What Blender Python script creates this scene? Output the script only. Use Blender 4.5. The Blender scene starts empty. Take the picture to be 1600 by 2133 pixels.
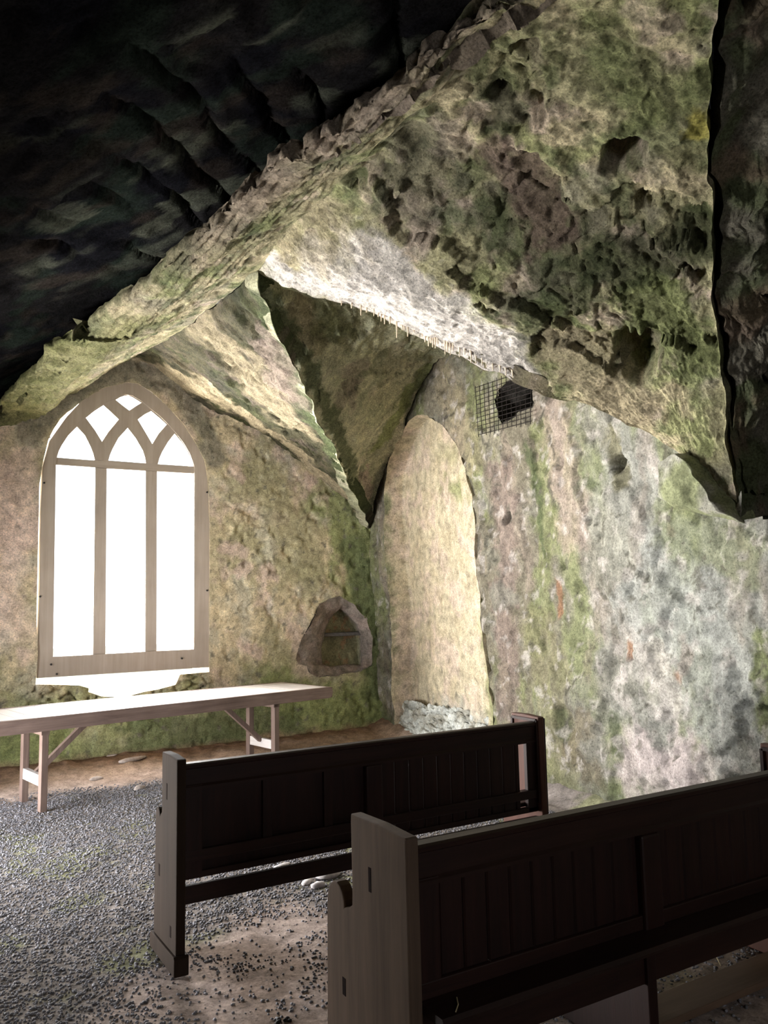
import bpy, math, random
import numpy as np
from mathutils import Matrix, Vector

random.seed(7)
rng = np.random.default_rng(7)
scene = bpy.context.scene
COL = scene.collection

# ------------------------------------------------------------------ camera
EYE = np.array([0.0, 0.0, 1.65])
YAW, PITCH, ROLL, FPX = 0.538, 0.1136, -0.0208, 1670.2
_cy, _sy, _cp, _sp = math.cos(YAW), math.sin(YAW), math.cos(PITCH), math.sin(PITCH)
_f = np.array([_sy * _cp, _cy * _cp, _sp])
_r0 = np.array([_cy, -_sy, 0.0])
_u0 = np.cross(_r0, _f)
_r = math.cos(ROLL) * _r0 + math.sin(ROLL) * _u0
_u = -math.sin(ROLL) * _r0 + math.cos(ROLL) * _u0
cam_d = bpy.data.cameras.new('camera')
cam = bpy.data.objects.new('camera', cam_d)
COL.objects.link(cam)
cam_d.sensor_fit = 'HORIZONTAL'
cam_d.sensor_width = 36.0
cam_d.lens = FPX / 1600.0 * 36.0
cam_d.clip_start = 0.05
cam.matrix_world = Matrix(((_r[0], _u[0], -_f[0], EYE[0]), (_r[1], _u[1], -_f[1], EYE[1]),
                           (_r[2], _u[2], -_f[2], EYE[2]), (0, 0, 0, 1)))
scene.camera = cam

# ------------------------------------------------------------------ light
scene.view_settings.view_transform = 'Standard'
scene.view_settings.look = 'None'
scene.view_settings.gamma = 1.0
scene.view_settings.exposure = 0.07
scene.cycles.max_bounces = 8
scene.cycles.diffuse_bounces = 6
scene.cycles.use_denoising = True
scene.cycles.sample_clamp_indirect = 8.0

world = bpy.data.worlds.new('sky')
scene.world = world
world.use_nodes = True
bg = world.node_tree.nodes['Background']
bg.inputs['Color'].default_value = (0.90, 0.95, 1.0, 1)
bg.inputs['Strength'].default_value = 2.6


def area(name, loc, target, sx, sy, power, color, spread=math.pi):
    d = bpy.data.lights.new(name, 'AREA')
    d.shape = 'RECTANGLE'
    d.size, d.size_y = sx, sy
    d.energy = power
    d.color = color
    d.spread = spread
    o = bpy.data.objects.new(name, d)
    COL.objects.link(o)
    o.location = loc
    v = Vector(target) - Vector(loc)
    o.rotation_euler = v.to_track_quat('-Z', 'Y').to_euler()
    return o


area('daylight_far_window', (1.5, 10.4, 2.8), (3.6, 5.0, 1.9), 3.4, 4.2, 2600, (1.0, 0.97, 0.93))
area('vault_fill_far_window', (-0.5, 14.5, -0.4), (2.6, 4.6, 3.9), 3.2, 5.0, 8500, (1.0, 0.96, 0.88))  # added lamp, upward fill for the vault in place of sunlit ground
area('daylight_side_door', (-1.6, 6.3, 1.35), (3.5, 6.2, 1.9), 2.6, 2.5, 270, (0.86, 0.92, 1.0))
area('vault_fill_side_door', (-2.3, 6.5, 0.05), (2.6, 5.2, 4.0), 2.6, 1.8, 1500, (1.0, 0.97, 0.92))  # added lamp low outside the door to lift the vault from below
area('fill_behind', (1.2, -4.6, 2.4), (2.1, 3.0, 1.9), 1.3, 1.9, 60, (0.98, 0.97, 1.0))  # weak fill lamp added behind the eye


# ------------------------------------------------------------------ noise
_perm = rng.permutation(256)
_perm = np.concatenate([_perm, _perm, _perm])
_grad = rng.normal(size=(256, 3))
_grad /= np.linalg.norm(_grad, axis=1)[:, None]
_rand3 = rng.random((256, 3))


def perlin(p):
    i = np.floor(p).astype(np.int64)
    f = p - i
    w = f * f * f * (f * (f * 6 - 15) + 10)
    i &= 255
    out = 0
    for dx in (0, 1):
        for dy in (0, 1):
            for dz in (0, 1):
                h = _perm[_perm[_perm[(i[:, 0] + dx) & 255] + ((i[:, 1] + dy) & 255)] + ((i[:, 2] + dz) & 255)]
                g = _grad[h]
                d = (g * (f - np.array([dx, dy, dz]))).sum(1)
                k = (w[:, 0] if dx else 1 - w[:, 0]) * (w[:, 1] if dy else 1 - w[:, 1]) * (w[:, 2] if dz else 1 - w[:, 2])
                out = out + k * d
    return out * 1.5


def fbm(p, freq, octs=4, gain=0.5, off=0.0):
    s, a = 0, 1.0
    q = p * freq + off
    for _ in range(octs):
        s = s + a * perlin(q)
        q = q * 2.03 + 17.3
        a *= gain
    return s


def worley(p, freq, off=0.0):
    q = p * freq + off
    c = np.floor(q).astype(np.int64)
    f1 = np.full(len(q), 9.0)
    f2 = np.full(len(q), 9.0)
    cid = np.zeros(len(q), dtype=np.int64)
    for dx in (-1, 0, 1):
        for dy in (-1, 0, 1):
            for dz in (-1, 0, 1):
                n = c + np.array([dx, dy, dz])
                h = _perm[_perm[_perm[n[:, 0] & 255] + (n[:, 1] & 255)] + (n[:, 2] & 255)]
                d = np.linalg.norm(n + _rand3[h] - q, axis=1)
                m = d < f1
                f2 = np.where(m, f1, np.minimum(f2, d))
                cid = np.where(m, h, cid)
                f1 = np.where(m, d, f1)
    return f1, f2, cid


def smooth(a, b, x):
    t = np.clip((x - a) / (b - a), 0, 1)
    return t * t * (3 - 2 * t)


def vec_noise(p, freq, octs=3, off=0.0):
    return np.stack([fbm(p, freq, octs, 0.5, off + k * 31.7) for k in range(3)], 1)


# ------------------------------------------------------------------ survey: a sight line from the eye, cut by a real plane
def ray(x, y):
    return _f + (x - 800) / FPX * _r - (y - 1066.5) / FPX * _u


def on_plane(pts, n, p0):
    n = np.asarray(n, float)
    out = []
    for x, y in pts:
        d = ray(x, y)
        t = np.dot(np.asarray(p0) - EYE, n) / np.dot(d, n)
        out.append(EYE + t * d)
    return np.array(out)


FAR_Y = 9.0
RW_N = np.array([1.0, -0.115, 0.05])
RW_N = RW_N / np.linalg.norm(RW_N)
RW_P = np.array([4.78, 4.85, 0.0])


def on_far(pts):
    return on_plane(pts, (0, 1, 0), (0, FAR_Y, 0))


def on_right(pts):
    return on_plane(pts, RW_N, RW_P)


def on_vertical(pts, a, b):
    d = np.asarray(b) - np.asarray(a)
    return on_plane(pts, (d[1], -d[0], 0), a)


# ------------------------------------------------------------------ mesh helpers
def raw_mesh(name, verts, faces, mat=None, smooth_shade=True, colors=None):
    me = bpy.data.meshes.new(name)
    verts = np.asarray(verts, np.float32)
    if isinstance(faces, np.ndarray):
        n, k = faces.shape
        me.vertices.add(len(verts))
        me.vertices.foreach_set('co', verts.ravel())
        me.loops.add(n * k)
        me.loops.foreach_set('vertex_index', faces.astype(np.int32).ravel())
        me.polygons.add(n)
        me.polygons.foreach_set('loop_start', np.arange(0, n * k, k, dtype=np.int32))
        me.polygons.foreach_set('loop_total', np.full(n, k, np.int32))
        me.update(calc_edges=True)
    else:
        me.from_pydata([tuple(map(float, v)) for v in verts], [], faces)
        me.update()
    if smooth_shade:
        me.polygons.foreach_set('use_smooth', np.ones(len(me.polygons), bool))
    if colors is not None:
        at = me.color_attributes.new('Col', 'FLOAT_COLOR', 'POINT')
        c4 = np.ones((len(verts), 4), np.float32)
        c4[:, :3] = np.clip(colors, 0.002, 0.95)
        at.data.foreach_set('color', c4.ravel())
    if mat:
        me.materials.append(mat)
    return me


def link(name, me, parent=None, loc=None):
    o = bpy.data.objects.new(name, me)
    COL.objects.link(o)
    if parent is not None:
        o.parent = parent
    if loc is not None:
        o.location = loc
    return o


def tag(o, label=None, cat=None, group=None, kind=None):
    if label:
        o['label'] = label
    if cat:
        o['category'] = cat
    if group:
        o['group'] = group
    if kind:
        o['kind'] = kind
    return o


def thing(name, label, cat, loc=(0, 0, 0), rz=0.0, group=None):
    o = bpy.data.objects.new(name, None)
    COL.objects.link(o)
    o.location = loc
    o.rotation_euler = (0, 0, rz)
    o.empty_display_size = 0.1
    return tag(o, label, cat, group)


class MB:
    """collects shapes that end up as one mesh"""

    def __init__(self):
        self.v, self.f = [], []

    def add(self, verts, faces):
        b = len(self.v)
        self.v += [tuple(map(float, v)) for v in verts]
        self.f += [tuple(i + b for i in f) for f in faces]
        return self

    def box(self, x0, x1, y0, y1, z0, z1, ch=0.0):
        if ch <= 0:
            vs = [(x, y, z) for x in (x0, x1) for y in (y0, y1) for z in (z0, z1)]
            fs = [(0, 1, 3, 2), (4, 6, 7, 5), (0, 4, 5, 1), (2, 3, 7, 6), (0, 2, 6, 4), (1, 5, 7, 3)]
            return self.add(vs, fs)
        import bmesh
        bm = bmesh.new()
        bmesh.ops.create_cube(bm, size=1)
        for v in bm.verts:
            v.co = Vector(((x0 + x1) / 2 + v.co.x * (x1 - x0), (y0 + y1) / 2 + v.co.y * (y1 - y0), (z0 + z1) / 2 + v.co.z * (z1 - z0)))
        bmesh.ops.bevel(bm, geom=list(bm.edges), offset=ch, segments=2, affect='EDGES', profile=0.5)
        bm.verts.index_update()
        self.add([v.co[:] for v in bm.verts], [[v.index for v in f.verts] for f in bm.faces])
        bm.free()
        return self

    def prism(self, poly, axis, a, b, ch=0.0):
        """poly: 2-D outline in the two axes other than `axis`, extruded a..b, optional chamfer of the rims"""
        import bmesh
        bm = bmesh.new()

        def P(p, t):
            return {'x': (t, p[0], p[1]), 'y': (p[0], t, p[1]), 'z': (p[0], p[1], t)}[axis]
        lo = [bm.verts.new(P(p, a)) for p in poly]
        hi = [bm.verts.new(P(p, b)) for p in poly]
        bm.faces.new(lo)
        bm.faces.new(hi[::-1])
        n = len(poly)
        rim = []
        for i in range(n):
            bm.faces.new((lo[i], hi[i], hi[(i + 1) % n], lo[(i + 1) % n]))
        bmesh.ops.recalc_face_normals(bm, faces=bm.faces)
        if ch > 0:
            bm.edges.ensure_lookup_table()
            rim = [e for e in bm.edges if (e.verts[0] in lo and e.verts[1] in lo) or (e.verts[0] in hi and e.verts[1] in hi)]
            bmesh.ops.bevel(bm, geom=rim, offset=ch, segments=2, affect='EDGES', profile=0.5)
        bm.verts.index_update()
        self.add([v.co[:] for v in bm.verts], [[v.index for v in f.verts] for f in bm.faces])
        bm.free()
        return self

    def bar(self, p, q, w, h, up=(0, 0, 1)):
        p, q = Vector(p), Vector(q)
        d = (q - p).normalized()
        s = d.cross(Vector(up)).normalized() * w / 2
        t = s.cross(d).normalized() * h / 2
        vs = [p + s + t, p - s + t, p - s - t, p + s - t, q + s + t, q - s + t, q - s - t, q + s - t]
        return self.add(vs, [(0, 1, 2, 3), (7, 6, 5, 4), (0, 4, 5, 1), (1, 5, 6, 2), (2, 6, 7, 3), (3, 7, 4, 0)])

    def tube(self, pts, rad, n=8):
        rings = []
        for k, p in enumerate(pts):
            p = Vector(p)
            d = (Vector(pts[min(k + 1, len(pts) - 1)]) - Vector(pts[max(k - 1, 0)])).normalized()
            a = d.orthogonal().normalized()
            b = d.cross(a)
            r = rad[k] if hasattr(rad, '__len__') else rad
            rings.append([p + (a * math.cos(2 * math.pi * j / n) + b * math.sin(2 * math.pi * j / n)) * r for j in range(n)])
        vs = [v for ring in rings for v in ring]
        fs = []
        for k in range(len(pts) - 1):
            for j in range(n):
                fs.append((k * n + j, k * n + (j + 1) % n, (k + 1) * n + (j + 1) % n, (k + 1) * n + j))
        fs += [tuple(range(n))[::-1], tuple((len(pts) - 1) * n + j for j in range(n))]
        return self.add(vs, fs)

    def build(self, name, mat, parent=None, smooth_shade=False):
        me = raw_mesh(name, self.v, self.f, mat, smooth_shade)
        return link(name, me, parent)


def resample(pts, n):
    pts = np.asarray(pts, float)
    d = np.concatenate([[0], np.cumsum(np.linalg.norm(np.diff(pts, axis=0), axis=1))])
    if d[-1] == 0:
        return np.repeat(pts[:1], n, 0)
    t = np.linspace(0, d[-1], n)
    return np.stack([np.interp(t, d, pts[:, k]) for k in range(pts.shape[1])], 1)


def spline(pts, n):
    """Catmull-Rom through the points, evenly resampled"""
    pts = np.asarray(pts, float)
    if len(pts) < 3:
        return resample(pts, n)
    P = np.concatenate([[2 * pts[0] - pts[1]], pts, [2 * pts[-1] - pts[-2]]])
    out = []
    for i in range(1, len(P) - 2):
        for t in np.linspace(0, 1, 16, endpoint=False):
            a, b, c, d = P[i - 1], P[i], P[i + 1], P[i + 2]
            out.append(0.5 * (2 * b + (c - a) * t + (2 * a - 5 * b + 4 * c - d) * t * t + (3 * b - a - 3 * c + d) * t ** 3))
    out.append(pts[-1])
    return resample(out, n)


def coons(top, bottom, left, right, nu, nv):
    T, B = spline(top, nu), spline(bottom, nu)
    Lc, Rc = spline(left, nv), spline(right, nv)
    u = np.linspace(0, 1, nu)[:, None, None]
    v = np.linspace(0, 1, nv)[None, :, None]
    S = (1 - v) * T[:, None] + v * B[:, None] + (1 - u) * Lc[None] + u * Rc[None]
    S = S - ((1 - u) * (1 - v) * T[0] + u * (1 - v) * T[-1] + (1 - u) * v * B[0] + u * v * B[-1])
    return S


def grid_faces(nu, nv):
    i, j = np.meshgrid(np.arange(nu - 1), np.arange(nv - 1), indexing='ij')
    a = (i * nv + j).ravel()
    return np.stack([a, a + nv, a + nv + 1, a + 1], 1)


def grid_normals(S):
    du = np.gradient(S, axis=0)
    dv = np.gradient(S, axis=1)
    n = np.cross(du, dv)
    l = np.linalg.norm(n, axis=2, keepdims=True)
    return n / np.maximum(l, 1e-9)


def in_poly(x, y, poly):
    inside = np.zeros(len(x), bool)
    n = len(poly)
    for i in range(n):
        x0, y0 = poly[i]
        x1, y1 = poly[(i + 1) % n]
        c = ((y0 > y) != (y1 > y)) & (x < (x1 - x0) * (y - y0) / (y1 - y0 + 1e-12) + x0)
        inside ^= c
    return inside


def near_poly(x, y, poly):
    P = np.stack([x, y], 1)
    best = np.full(len(x), 1e9)
    cp = P.copy()
    n = len(poly)
    for i in range(n):
        a, b = np.array(poly[i]), np.array(poly[(i + 1) % n])
        d = b - a
        t = np.clip(((P - a) @ d) / max(d @ d, 1e-12), 0, 1)
        q = a + t[:, None] * d
        r = np.linalg.norm(P - q, axis=1)
        m = r < best
        best = np.where(m, r, best)
        cp[m] = q[m]
    return best, cp


def dist_line(p, line):
    """distance of points to a polyline in space"""
    line = np.asarray(line, float)
    if len(line) == 1:
        return np.linalg.norm(p - line[0], axis=1)
    best = np.full(len(p), 1e9)
    for a, b in zip(line[:-1], line[1:]):
        d = b - a
        t = np.clip(((p - a) @ d) / max(d @ d, 1e-12), 0, 1)
        best = np.minimum(best, np.linalg.norm(p - a - t[:, None] * d, axis=1))
    return best


# ------------------------------------------------------------------ materials
def new_mat(name):
    m = bpy.data.materials.new(name)
    m.use_nodes = True
    nt = m.node_tree
    b = nt.nodes['Principled BSDF']
    return m, nt, b


def N(nt, typ, **kw):
    n = nt.nodes.new(typ)
    for k, v in kw.items():
        if k.startswith('i_'):
            n.inputs[k[2:].replace('_', ' ')].default_value = v
        else:
            setattr(n, k, v)
    return n


def rock_material(name, bump=0.6, fine=1.0, rough=0.95, spec=0.08):
    m, nt, b = new_mat(name)
    L = nt.links.new
    at = N(nt, 'ShaderNodeVertexColor', layer_name='Col')
    geo = N(nt, 'ShaderNodeTexCoord')
    n1 = N(nt, 'ShaderNodeTexNoise', i_Scale=9.0, i_Detail=10.0, i_Roughness=0.72)
    n2 = N(nt, 'ShaderNodeTexNoise', i_Scale=60.0, i_Detail=8.0, i_Roughness=0.8)
    n3 = N(nt, 'ShaderNodeTexVoronoi', i_Scale=34.0)
    for n in (n1, n2, n3):
        L(geo.outputs['Object'], n.inputs['Vector'])
    r1 = N(nt, 'ShaderNodeMapRange')
    r1.inputs[1].default_value, r1.inputs[2].default_value = 0.3, 0.7
    r1.inputs[3].default_value, r1.inputs[4].default_value = 0.5, 1.5
    L(n1.outputs['Fac'], r1.inputs[0])
    r2 = N(nt, 'ShaderNodeMapRange')
    r2.inputs[1].default_value, r2.inputs[2].default_value = 0.3, 0.7
    r2.inputs[3].default_value, r2.inputs[4].default_value = 1 - 0.65 * fine, 1 + 0.65 * fine
    L(n2.outputs['Fac'], r2.inputs[0])
    mu = N(nt, 'ShaderNodeMath', operation='MULTIPLY')
    L(r1.outputs[0], mu.inputs[0])
    L(r2.outputs[0], mu.inputs[1])
    # pin holes
    r3 = N(nt, 'ShaderNodeMapRange')
    r3.inputs[1].default_value, r3.inputs[2].default_value = 0.10, 0.22
    r3.inputs[3].default_value, r3.inputs[4].default_value = 0.55, 1.0
    L(n3.outputs['Distance'], r3.inputs[0])
    mu2 = N(nt, 'ShaderNodeMath', operation='MULTIPLY')
    L(mu.outputs[0], mu2.inputs[0])
    L(r3.outputs[0], mu2.inputs[1])
    mx = N(nt, 'ShaderNodeVectorMath', operation='SCALE')
    L(at.outputs['Color'], mx.inputs[0])
    L(mu2.outputs[0], mx.inputs['Scale'])
    L(mx.outputs[0], b.inputs['Base Color'])
    b.inputs['Roughness'].default_value = rough
    b.inputs['Specular IOR Level'].default_value = spec
    ad = N(nt, 'ShaderNodeMath', operation='MULTIPLY_ADD')
    L(n2.outputs['Fac'], ad.inputs[0])
    ad.inputs[1].default_value = 0.45
    L(n1.outputs['Fac'], ad.inputs[2])
    bp = N(nt, 'ShaderNodeBump')
    bp.inputs['Strength'].default_value = bump
    bp.inputs['Distance'].default_value = 0.05
    L(ad.outputs[0], bp.inputs['Height'])
    L(bp.outputs[0], b.inputs['Normal'])
    return m


def wood_material(name, c1, c2, axis=0, scale=18.0, rough=0.55, bump=0.15, spec=0.4):
    m, nt, b = new_mat(name)
    L = nt.links.new
    tc = N(nt, 'ShaderNodeTexCoord')
    mp = N(nt, 'ShaderNodeMapping')
    s = [scale, scale, scale]
    s[axis] = scale * 0.06
    mp.inputs['Scale'].default_value = s
    L(tc.outputs['Object'], mp.inputs['Vector'])
    n = N(nt, 'ShaderNodeTexNoise', i_Scale=1.6, i_Detail=8.0, i_Roughness=0.7, i_Distortion=0.6)
    L(mp.outputs[0], n.inputs['Vector'])
    n2 = N(nt, 'ShaderNodeTexNoise', i_Scale=3.0, i_Detail=4.0)
    L(tc.outputs['Object'], n2.inputs['Vector'])
    av = N(nt, 'ShaderNodeMath', operation='MULTIPLY_ADD')
    L(n2.outputs['Fac'], av.inputs[0])
    av.inputs[1].default_value = 0.5
    L(n.outputs['Fac'], av.inputs[2])
    cr = N(nt, 'ShaderNodeValToRGB')
    cr.color_ramp.elements[0].position = 0.5
    cr.color_ramp.elements[0].color = (*c1, 1)
    cr.color_ramp.elements[1].position = 1.0
    cr.color_ramp.elements[1].color = (*c2, 1)
    L(av.outputs[0], cr.inputs[0])
    L(cr.outputs[0], b.inputs['Base Color'])
    b.inputs['Roughness'].default_value = rough
    b.inputs['Specular IOR Level'].default_value = spec
    bp = N(nt, 'ShaderNodeBump')
    bp.inputs['Strength'].default_value = bump
    bp.inputs['Distance'].default_value = 0.01
    L(n.outputs['Fac'], bp.inputs['Height'])
    L(bp.outputs[0], b.inputs['Normal'])
    return m


def plain_material(name, c, rough=0.8, spec=0.3, noise=0.25, scale=30.0):
    m, nt, b = new_mat(name)
    L = nt.links.new
    tc = N(nt, 'ShaderNodeTexCoord')
    n = N(nt, 'ShaderNodeTexNoise', i_Scale=scale, i_Detail=5.0)
    L(tc.outputs['Object'], n.inputs['Vector'])
    cr = N(nt, 'ShaderNodeValToRGB')
    cr.color_ramp.elements[0].position = 0.3
    cr.color_ramp.elements[0].color = (*[v * (1 - noise) for v in c], 1)
    cr.color_ramp.elements[1].position = 0.7
    cr.color_ramp.elements[1].color = (*[min(1, v * (1 + noise)) for v in c], 1)
    L(n.outputs['Fac'], cr.inputs[0])
    L(cr.outputs[0], b.inputs['Base Color'])
    b.inputs['Roughness'].default_value = rough
    b.inputs['Specular IOR Level'].default_value = spec
    return m


M_ROCK = rock_material('damp_vault_rubble', bump=1.0, fine=1.1)
M_SHADEDROCK = rock_material('shaded_dark_rubble', bump=0.9, fine=1.0, rough=1.0, spec=0.0)  # for the left web, whose vertex colours carry its shade
M_PLASTER = rock_material('algae_stained_plaster', bump=0.55, fine=0.8)
M_EARTH = rock_material('trodden_earth', bump=0.5, fine=0.7)
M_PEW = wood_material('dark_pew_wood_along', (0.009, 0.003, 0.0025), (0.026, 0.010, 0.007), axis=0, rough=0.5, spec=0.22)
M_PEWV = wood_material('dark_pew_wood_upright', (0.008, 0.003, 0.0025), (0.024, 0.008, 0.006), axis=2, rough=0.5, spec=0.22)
M_PEWEND = wood_material('worn_pew_end_wood_lightened', (0.060, 0.040, 0.028), (0.110, 0.074, 0.053), axis=2, rough=0.8, spec=0.12, scale=12)  # near pew's copy of the end wood, lightened in place of light
M_PEWEND2 = wood_material('worn_pew_end_wood_darkened', (0.016, 0.0095, 0.0062), (0.032, 0.020, 0.0135), axis=2, rough=0.8, scale=12, spec=0.1)  # far pew's copy of the same wood, its dimmer light painted in
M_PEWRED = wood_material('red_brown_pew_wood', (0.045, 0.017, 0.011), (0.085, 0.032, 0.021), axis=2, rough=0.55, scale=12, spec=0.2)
M_TENON = plain_material('tenon_shadow', (0.012, 0.007, 0.006), rough=0.9, spec=0.05)  # dark tone puts shadow on the tenon ends
M_TABLE = wood_material('weathered_table_wood', (0.10, 0.065, 0.055), (0.24, 0.17, 0.15), axis=0, rough=0.6)
M_TABLEV = wood_material('weathered_leg_wood', (0.10, 0.065, 0.055), (0.22, 0.155, 0.13), axis=2, rough=0.6)
M_TABTOP = wood_material('scrubbed_and_lit_boards', (0.50, 0.46, 0.45), (0.68, 0.64, 0.62), axis=1, rough=0.45)
M_FRAME = wood_material('bleached_window_wood', (0.27, 0.22, 0.18), (0.38, 0.32, 0.27), axis=2, rough=0.75, scale=10)
M_WIRE = plain_material('rusty_wire', (0.014, 0.011, 0.010), rough=0.8, spec=0.1)
M_DRIP = plain_material('pale_calcite', (0.62, 0.50, 0.38), rough=0.5, scale=60)
M_GRAVEL = plain_material('dark_grey_gravel', (0.185, 0.18, 0.20), rough=0.7, noise=0.7, scale=40, spec=0.3)
M_PELLET = plain_material('dark_pellet', (0.028, 0.024, 0.026), rough=0.6)
M_STONE = plain_material('pale_loose_stone', (0.50, 0.46, 0.46), rough=0.85)
M_STRAW = plain_material('dry_straw', (0.45, 0.38, 0.22), rough=0.7)
M_IRON = plain_material('black_bolt', (0.02, 0.018, 0.018), rough=0.5)
M_GRASS = plain_material('sun_toned_grass', (0.66, 0.64, 0.48), rough=0.9, noise=0.2, scale=4)  # pale tone puts strong sun on the ground into its colour
m_glass, nt, b = new_mat('window_pane')
nt.nodes.remove(b)
tr = N(nt, 'ShaderNodeBsdfTransparent')
gl = N(nt, 'ShaderNodeBsdfGlossy', i_Roughness=0.05)
mxs = N(nt, 'ShaderNodeMixShader')
mxs.inputs[0].default_value = 0.04
nt.links.new(tr.outputs[0], mxs.inputs[1])
nt.links.new(gl.outputs[0], mxs.inputs[2])
nt.links.new(mxs.outputs[0], nt.nodes['Material Output'].inputs[0])
M_GLASS = m_glass

# ------------------------------------------------------------------ stone colouring (albedo only)
BEIGE = np.array([0.45, 0.375, 0.25])
CREAM = np.array([0.60, 0.52, 0.37])
GREEN = np.array([0.20, 0.225, 0.095])
DKGREEN = np.array([0.085, 0.105, 0.050])
GREY = np.array([0.38, 0.37, 0.31])
PALE = np.array([0.62, 0.57, 0.53])
PINK = np.array([0.48, 0.37, 0.32])
RUST = np.array([0.36, 0.19, 0.11])
SLATE = np.array([0.13, 0.12, 0.095])
DARK = np.array([0.055, 0.055, 0.055])
OLIVE = np.array([0.27, 0.25, 0.15])
BLUEGREY = np.array([0.45, 0.46, 0.43])


def blend(c, k, w):
    w = np.clip(w, 0, 1)[:, None]
    return c * (1 - w) + np.asarray(k) * w


def blotch(p, freq, lo, hi, off, stretch=(1, 1, 1)):
    return smooth(lo, hi, fbm(p * np.array(stretch), freq, 4, 0.55, off))


def stain(c, p, line, rad, col, strength=1.0, seed=0.0, wob=0.6):
    d = dist_line(p, line) / rad
    d = d + wob * fbm(p, 2.2 / max(rad, 0.1) ** 0.5, 4, 0.6, 50 + seed)
    return blend(c, col, strength * (1 - smooth(0.55, 1.15, d)))


def anchor(pts, P):
    """the points of a built surface that lie on given sight lines"""
    out = []
    for x, y in pts:
        d = ray(x, y)
        d = d / np.linalg.norm(d)
        w = P - EYE
        t = w @ d
        e = np.linalg.norm(w - t[:, None] * d, axis=1) / np.maximum(t, 0.1)
        out.append(P[np.argmin(e)])
    return np.array(out)


def hollow(P, nrm, at, rad, depth, stretch=None):
    d = np.linalg.norm(P - at, axis=1)
    d = d / rad + 0.35 * fbm(P, 4.0, 3, 0.6, 71)
    return P + nrm * (depth * (1 - smooth(0.5, 1.0, d)))[:, None]


# outward direction of a surface is flipped so that "nrm" always points out of the room
CENTRE = np.array([2.1, 4.5, 1.9])


def out_normals(S):
    n = grid_normals(S)
    flip = ((S - CENTRE) * n).sum(2).mean() < 0
    return -n if flip else n


def roughen(S, n, low=0.05, mid=0.03, fine=0.010, stones=0.0, lost=None, edge=None):
    P = S.reshape(-1, 3)
    nn = n.reshape(-1, 3)
    Q = P + low * vec_noise(P, 1.1, 2, 3.0) + mid * vec_noise(P, 4.5, 3, 9.0)
    e = 1.0 if edge is None else edge.reshape(-1)
    Q = Q + nn * (fine * fbm(P, 16.0, 3, 0.6, 5.0) * e)[:, None]
    Q = Q + nn * (fine * 0.5 * fbm(P, 38.0, 2, 0.6, 6.0) * e)[:, None]
    f = fbm(P, 7.0, 4, 0.6, 15.0)
    Q = Q + nn * (fine * 1.2 * np.abs(f) * e)[:, None]
    if stones > 0:
        f1, f2, cid = worley(P * np.array([0.8, 1.0, 1.5]) + 0.05 * vec_noise(P, 4, 2, 2.2), 7.0)
        gap = 1 - smooth(0.02, 0.22, f2 - f1)
        h = (cid / 255.0 - 0.5) * 0.9 + gap * 1.3
        m = 1.0 if lost is None else lost
        Q = Q + nn * (stones * h * m * e)[:, None]
    return Q


def edge_fade(nu, nv, k=4):
    i = np.minimum(np.arange(nu), np.arange(nu)[::-1])[:, None]
    j = np.minimum(np.arange(nv), np.arange(nv)[::-1])[None]
    return np.clip(np.minimum(i, j) / k, 0, 1)


def structure(name, P, F, mat, colors, label=None):
    o = link(name, raw_mesh(name, P, F, mat, True, colors))
    o['kind'] = 'structure'
    if label:
        o['label'] = label
    return o


# ================================================================== THE SHELL
K = np.array([2.15, 5.30, 4.10])                       # crown where the groins meet
K2 = np.array([2.15, 1.62, 4.12])                      # crown of the nearer bay
S1 = on_right([(768, 1105)])[0]
if S1[1] > FAR_Y - 0.02:
    S1[1] = FAR_Y - 0.02
S2 = on_right([(1402, 940)])[0]
S3 = on_right([(1528, 1052)])[0]
APEX = on_far([(277, 748)])[0]
WALLAPEX = on_plane([(975, 690)], RW_N, RW_P)[0]

groin_far = on_vertical([(552, 612), (585, 705), (628, 800), (664, 880), (708, 960), (744, 1040)], K, S1)
groin_far = np.vstack([K, groin_far, S1])
groin_near = on_vertical([(580, 585), (620, 602), (700, 632), (750, 646), (830, 686), (890, 712), (960, 736), (1000, 758),
                          (1100, 797), (1240, 852), (1330, 897)], K, S2)
groin_near = np.vstack([K, groin_near, S2])
def px_of(p):
    w = np.asarray(p) - EYE
    return 800 + FPX * (w @ _r) / (w @ _f), 1066.5 - FPX * (w @ _u) / (w @ _f)


def y_for(x, z, target):
    lo, hi = x * 0.45, x * 1.2            # a point further along y stands further left in the view
    for _ in range(40):
        m = (lo + hi) / 2
        if px_of((x, m, z))[0] > target:
            lo = m
        else:
            hi = m
    return (lo + hi) / 2


groin_next = np.array([K2] + [[x, y_for(x, z, t), z] for x, z, t in ((2.6, 4.07, 1481), (3.0, 3.96, 1479), (3.4, 3.78, 1483), (3.8, 3.50, 1485), (4.1, 3.22, 1492), (4.32, 2.90, 1500), (4.46, 2.58, 1510))] + [S3])
wall_arch_far = np.vstack([WALLAPEX, on_right([(930, 735), (913, 752), (875, 798), (861, 833), (833, 903), (805, 952), (789, 1000)]), S1])
wall_arch_near = np.vstack([WALLAPEX, WALLAPEX * 0.62 + S2 * 0.38 + np.array([0.1, 0, 0.6]), WALLAPEX * 0.3 + S2 * 0.7 + np.array([0.1, 0, 0.75]), S2 + np.array([0.15, 0, 0.1])])
far_arch_r = np.vstack([APEX, on_far([(315, 762), (367, 802), (420, 842), (490, 880), (560, 921), (630, 973), (700, 1029), (722, 1056)]), S1])
far_arch_l = np.vstack([APEX, on_far([(175, 797), (115, 832), (63, 851), (0, 897), (-120, 985), (-300, 1130)])])
far_arch_r[:-1] = EYE + (far_arch_r[:-1] - EYE) * 1.013
far_arch_l = EYE + (far_arch_l - EYE) * 1.013
APEX = far_arch_r[0]
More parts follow.
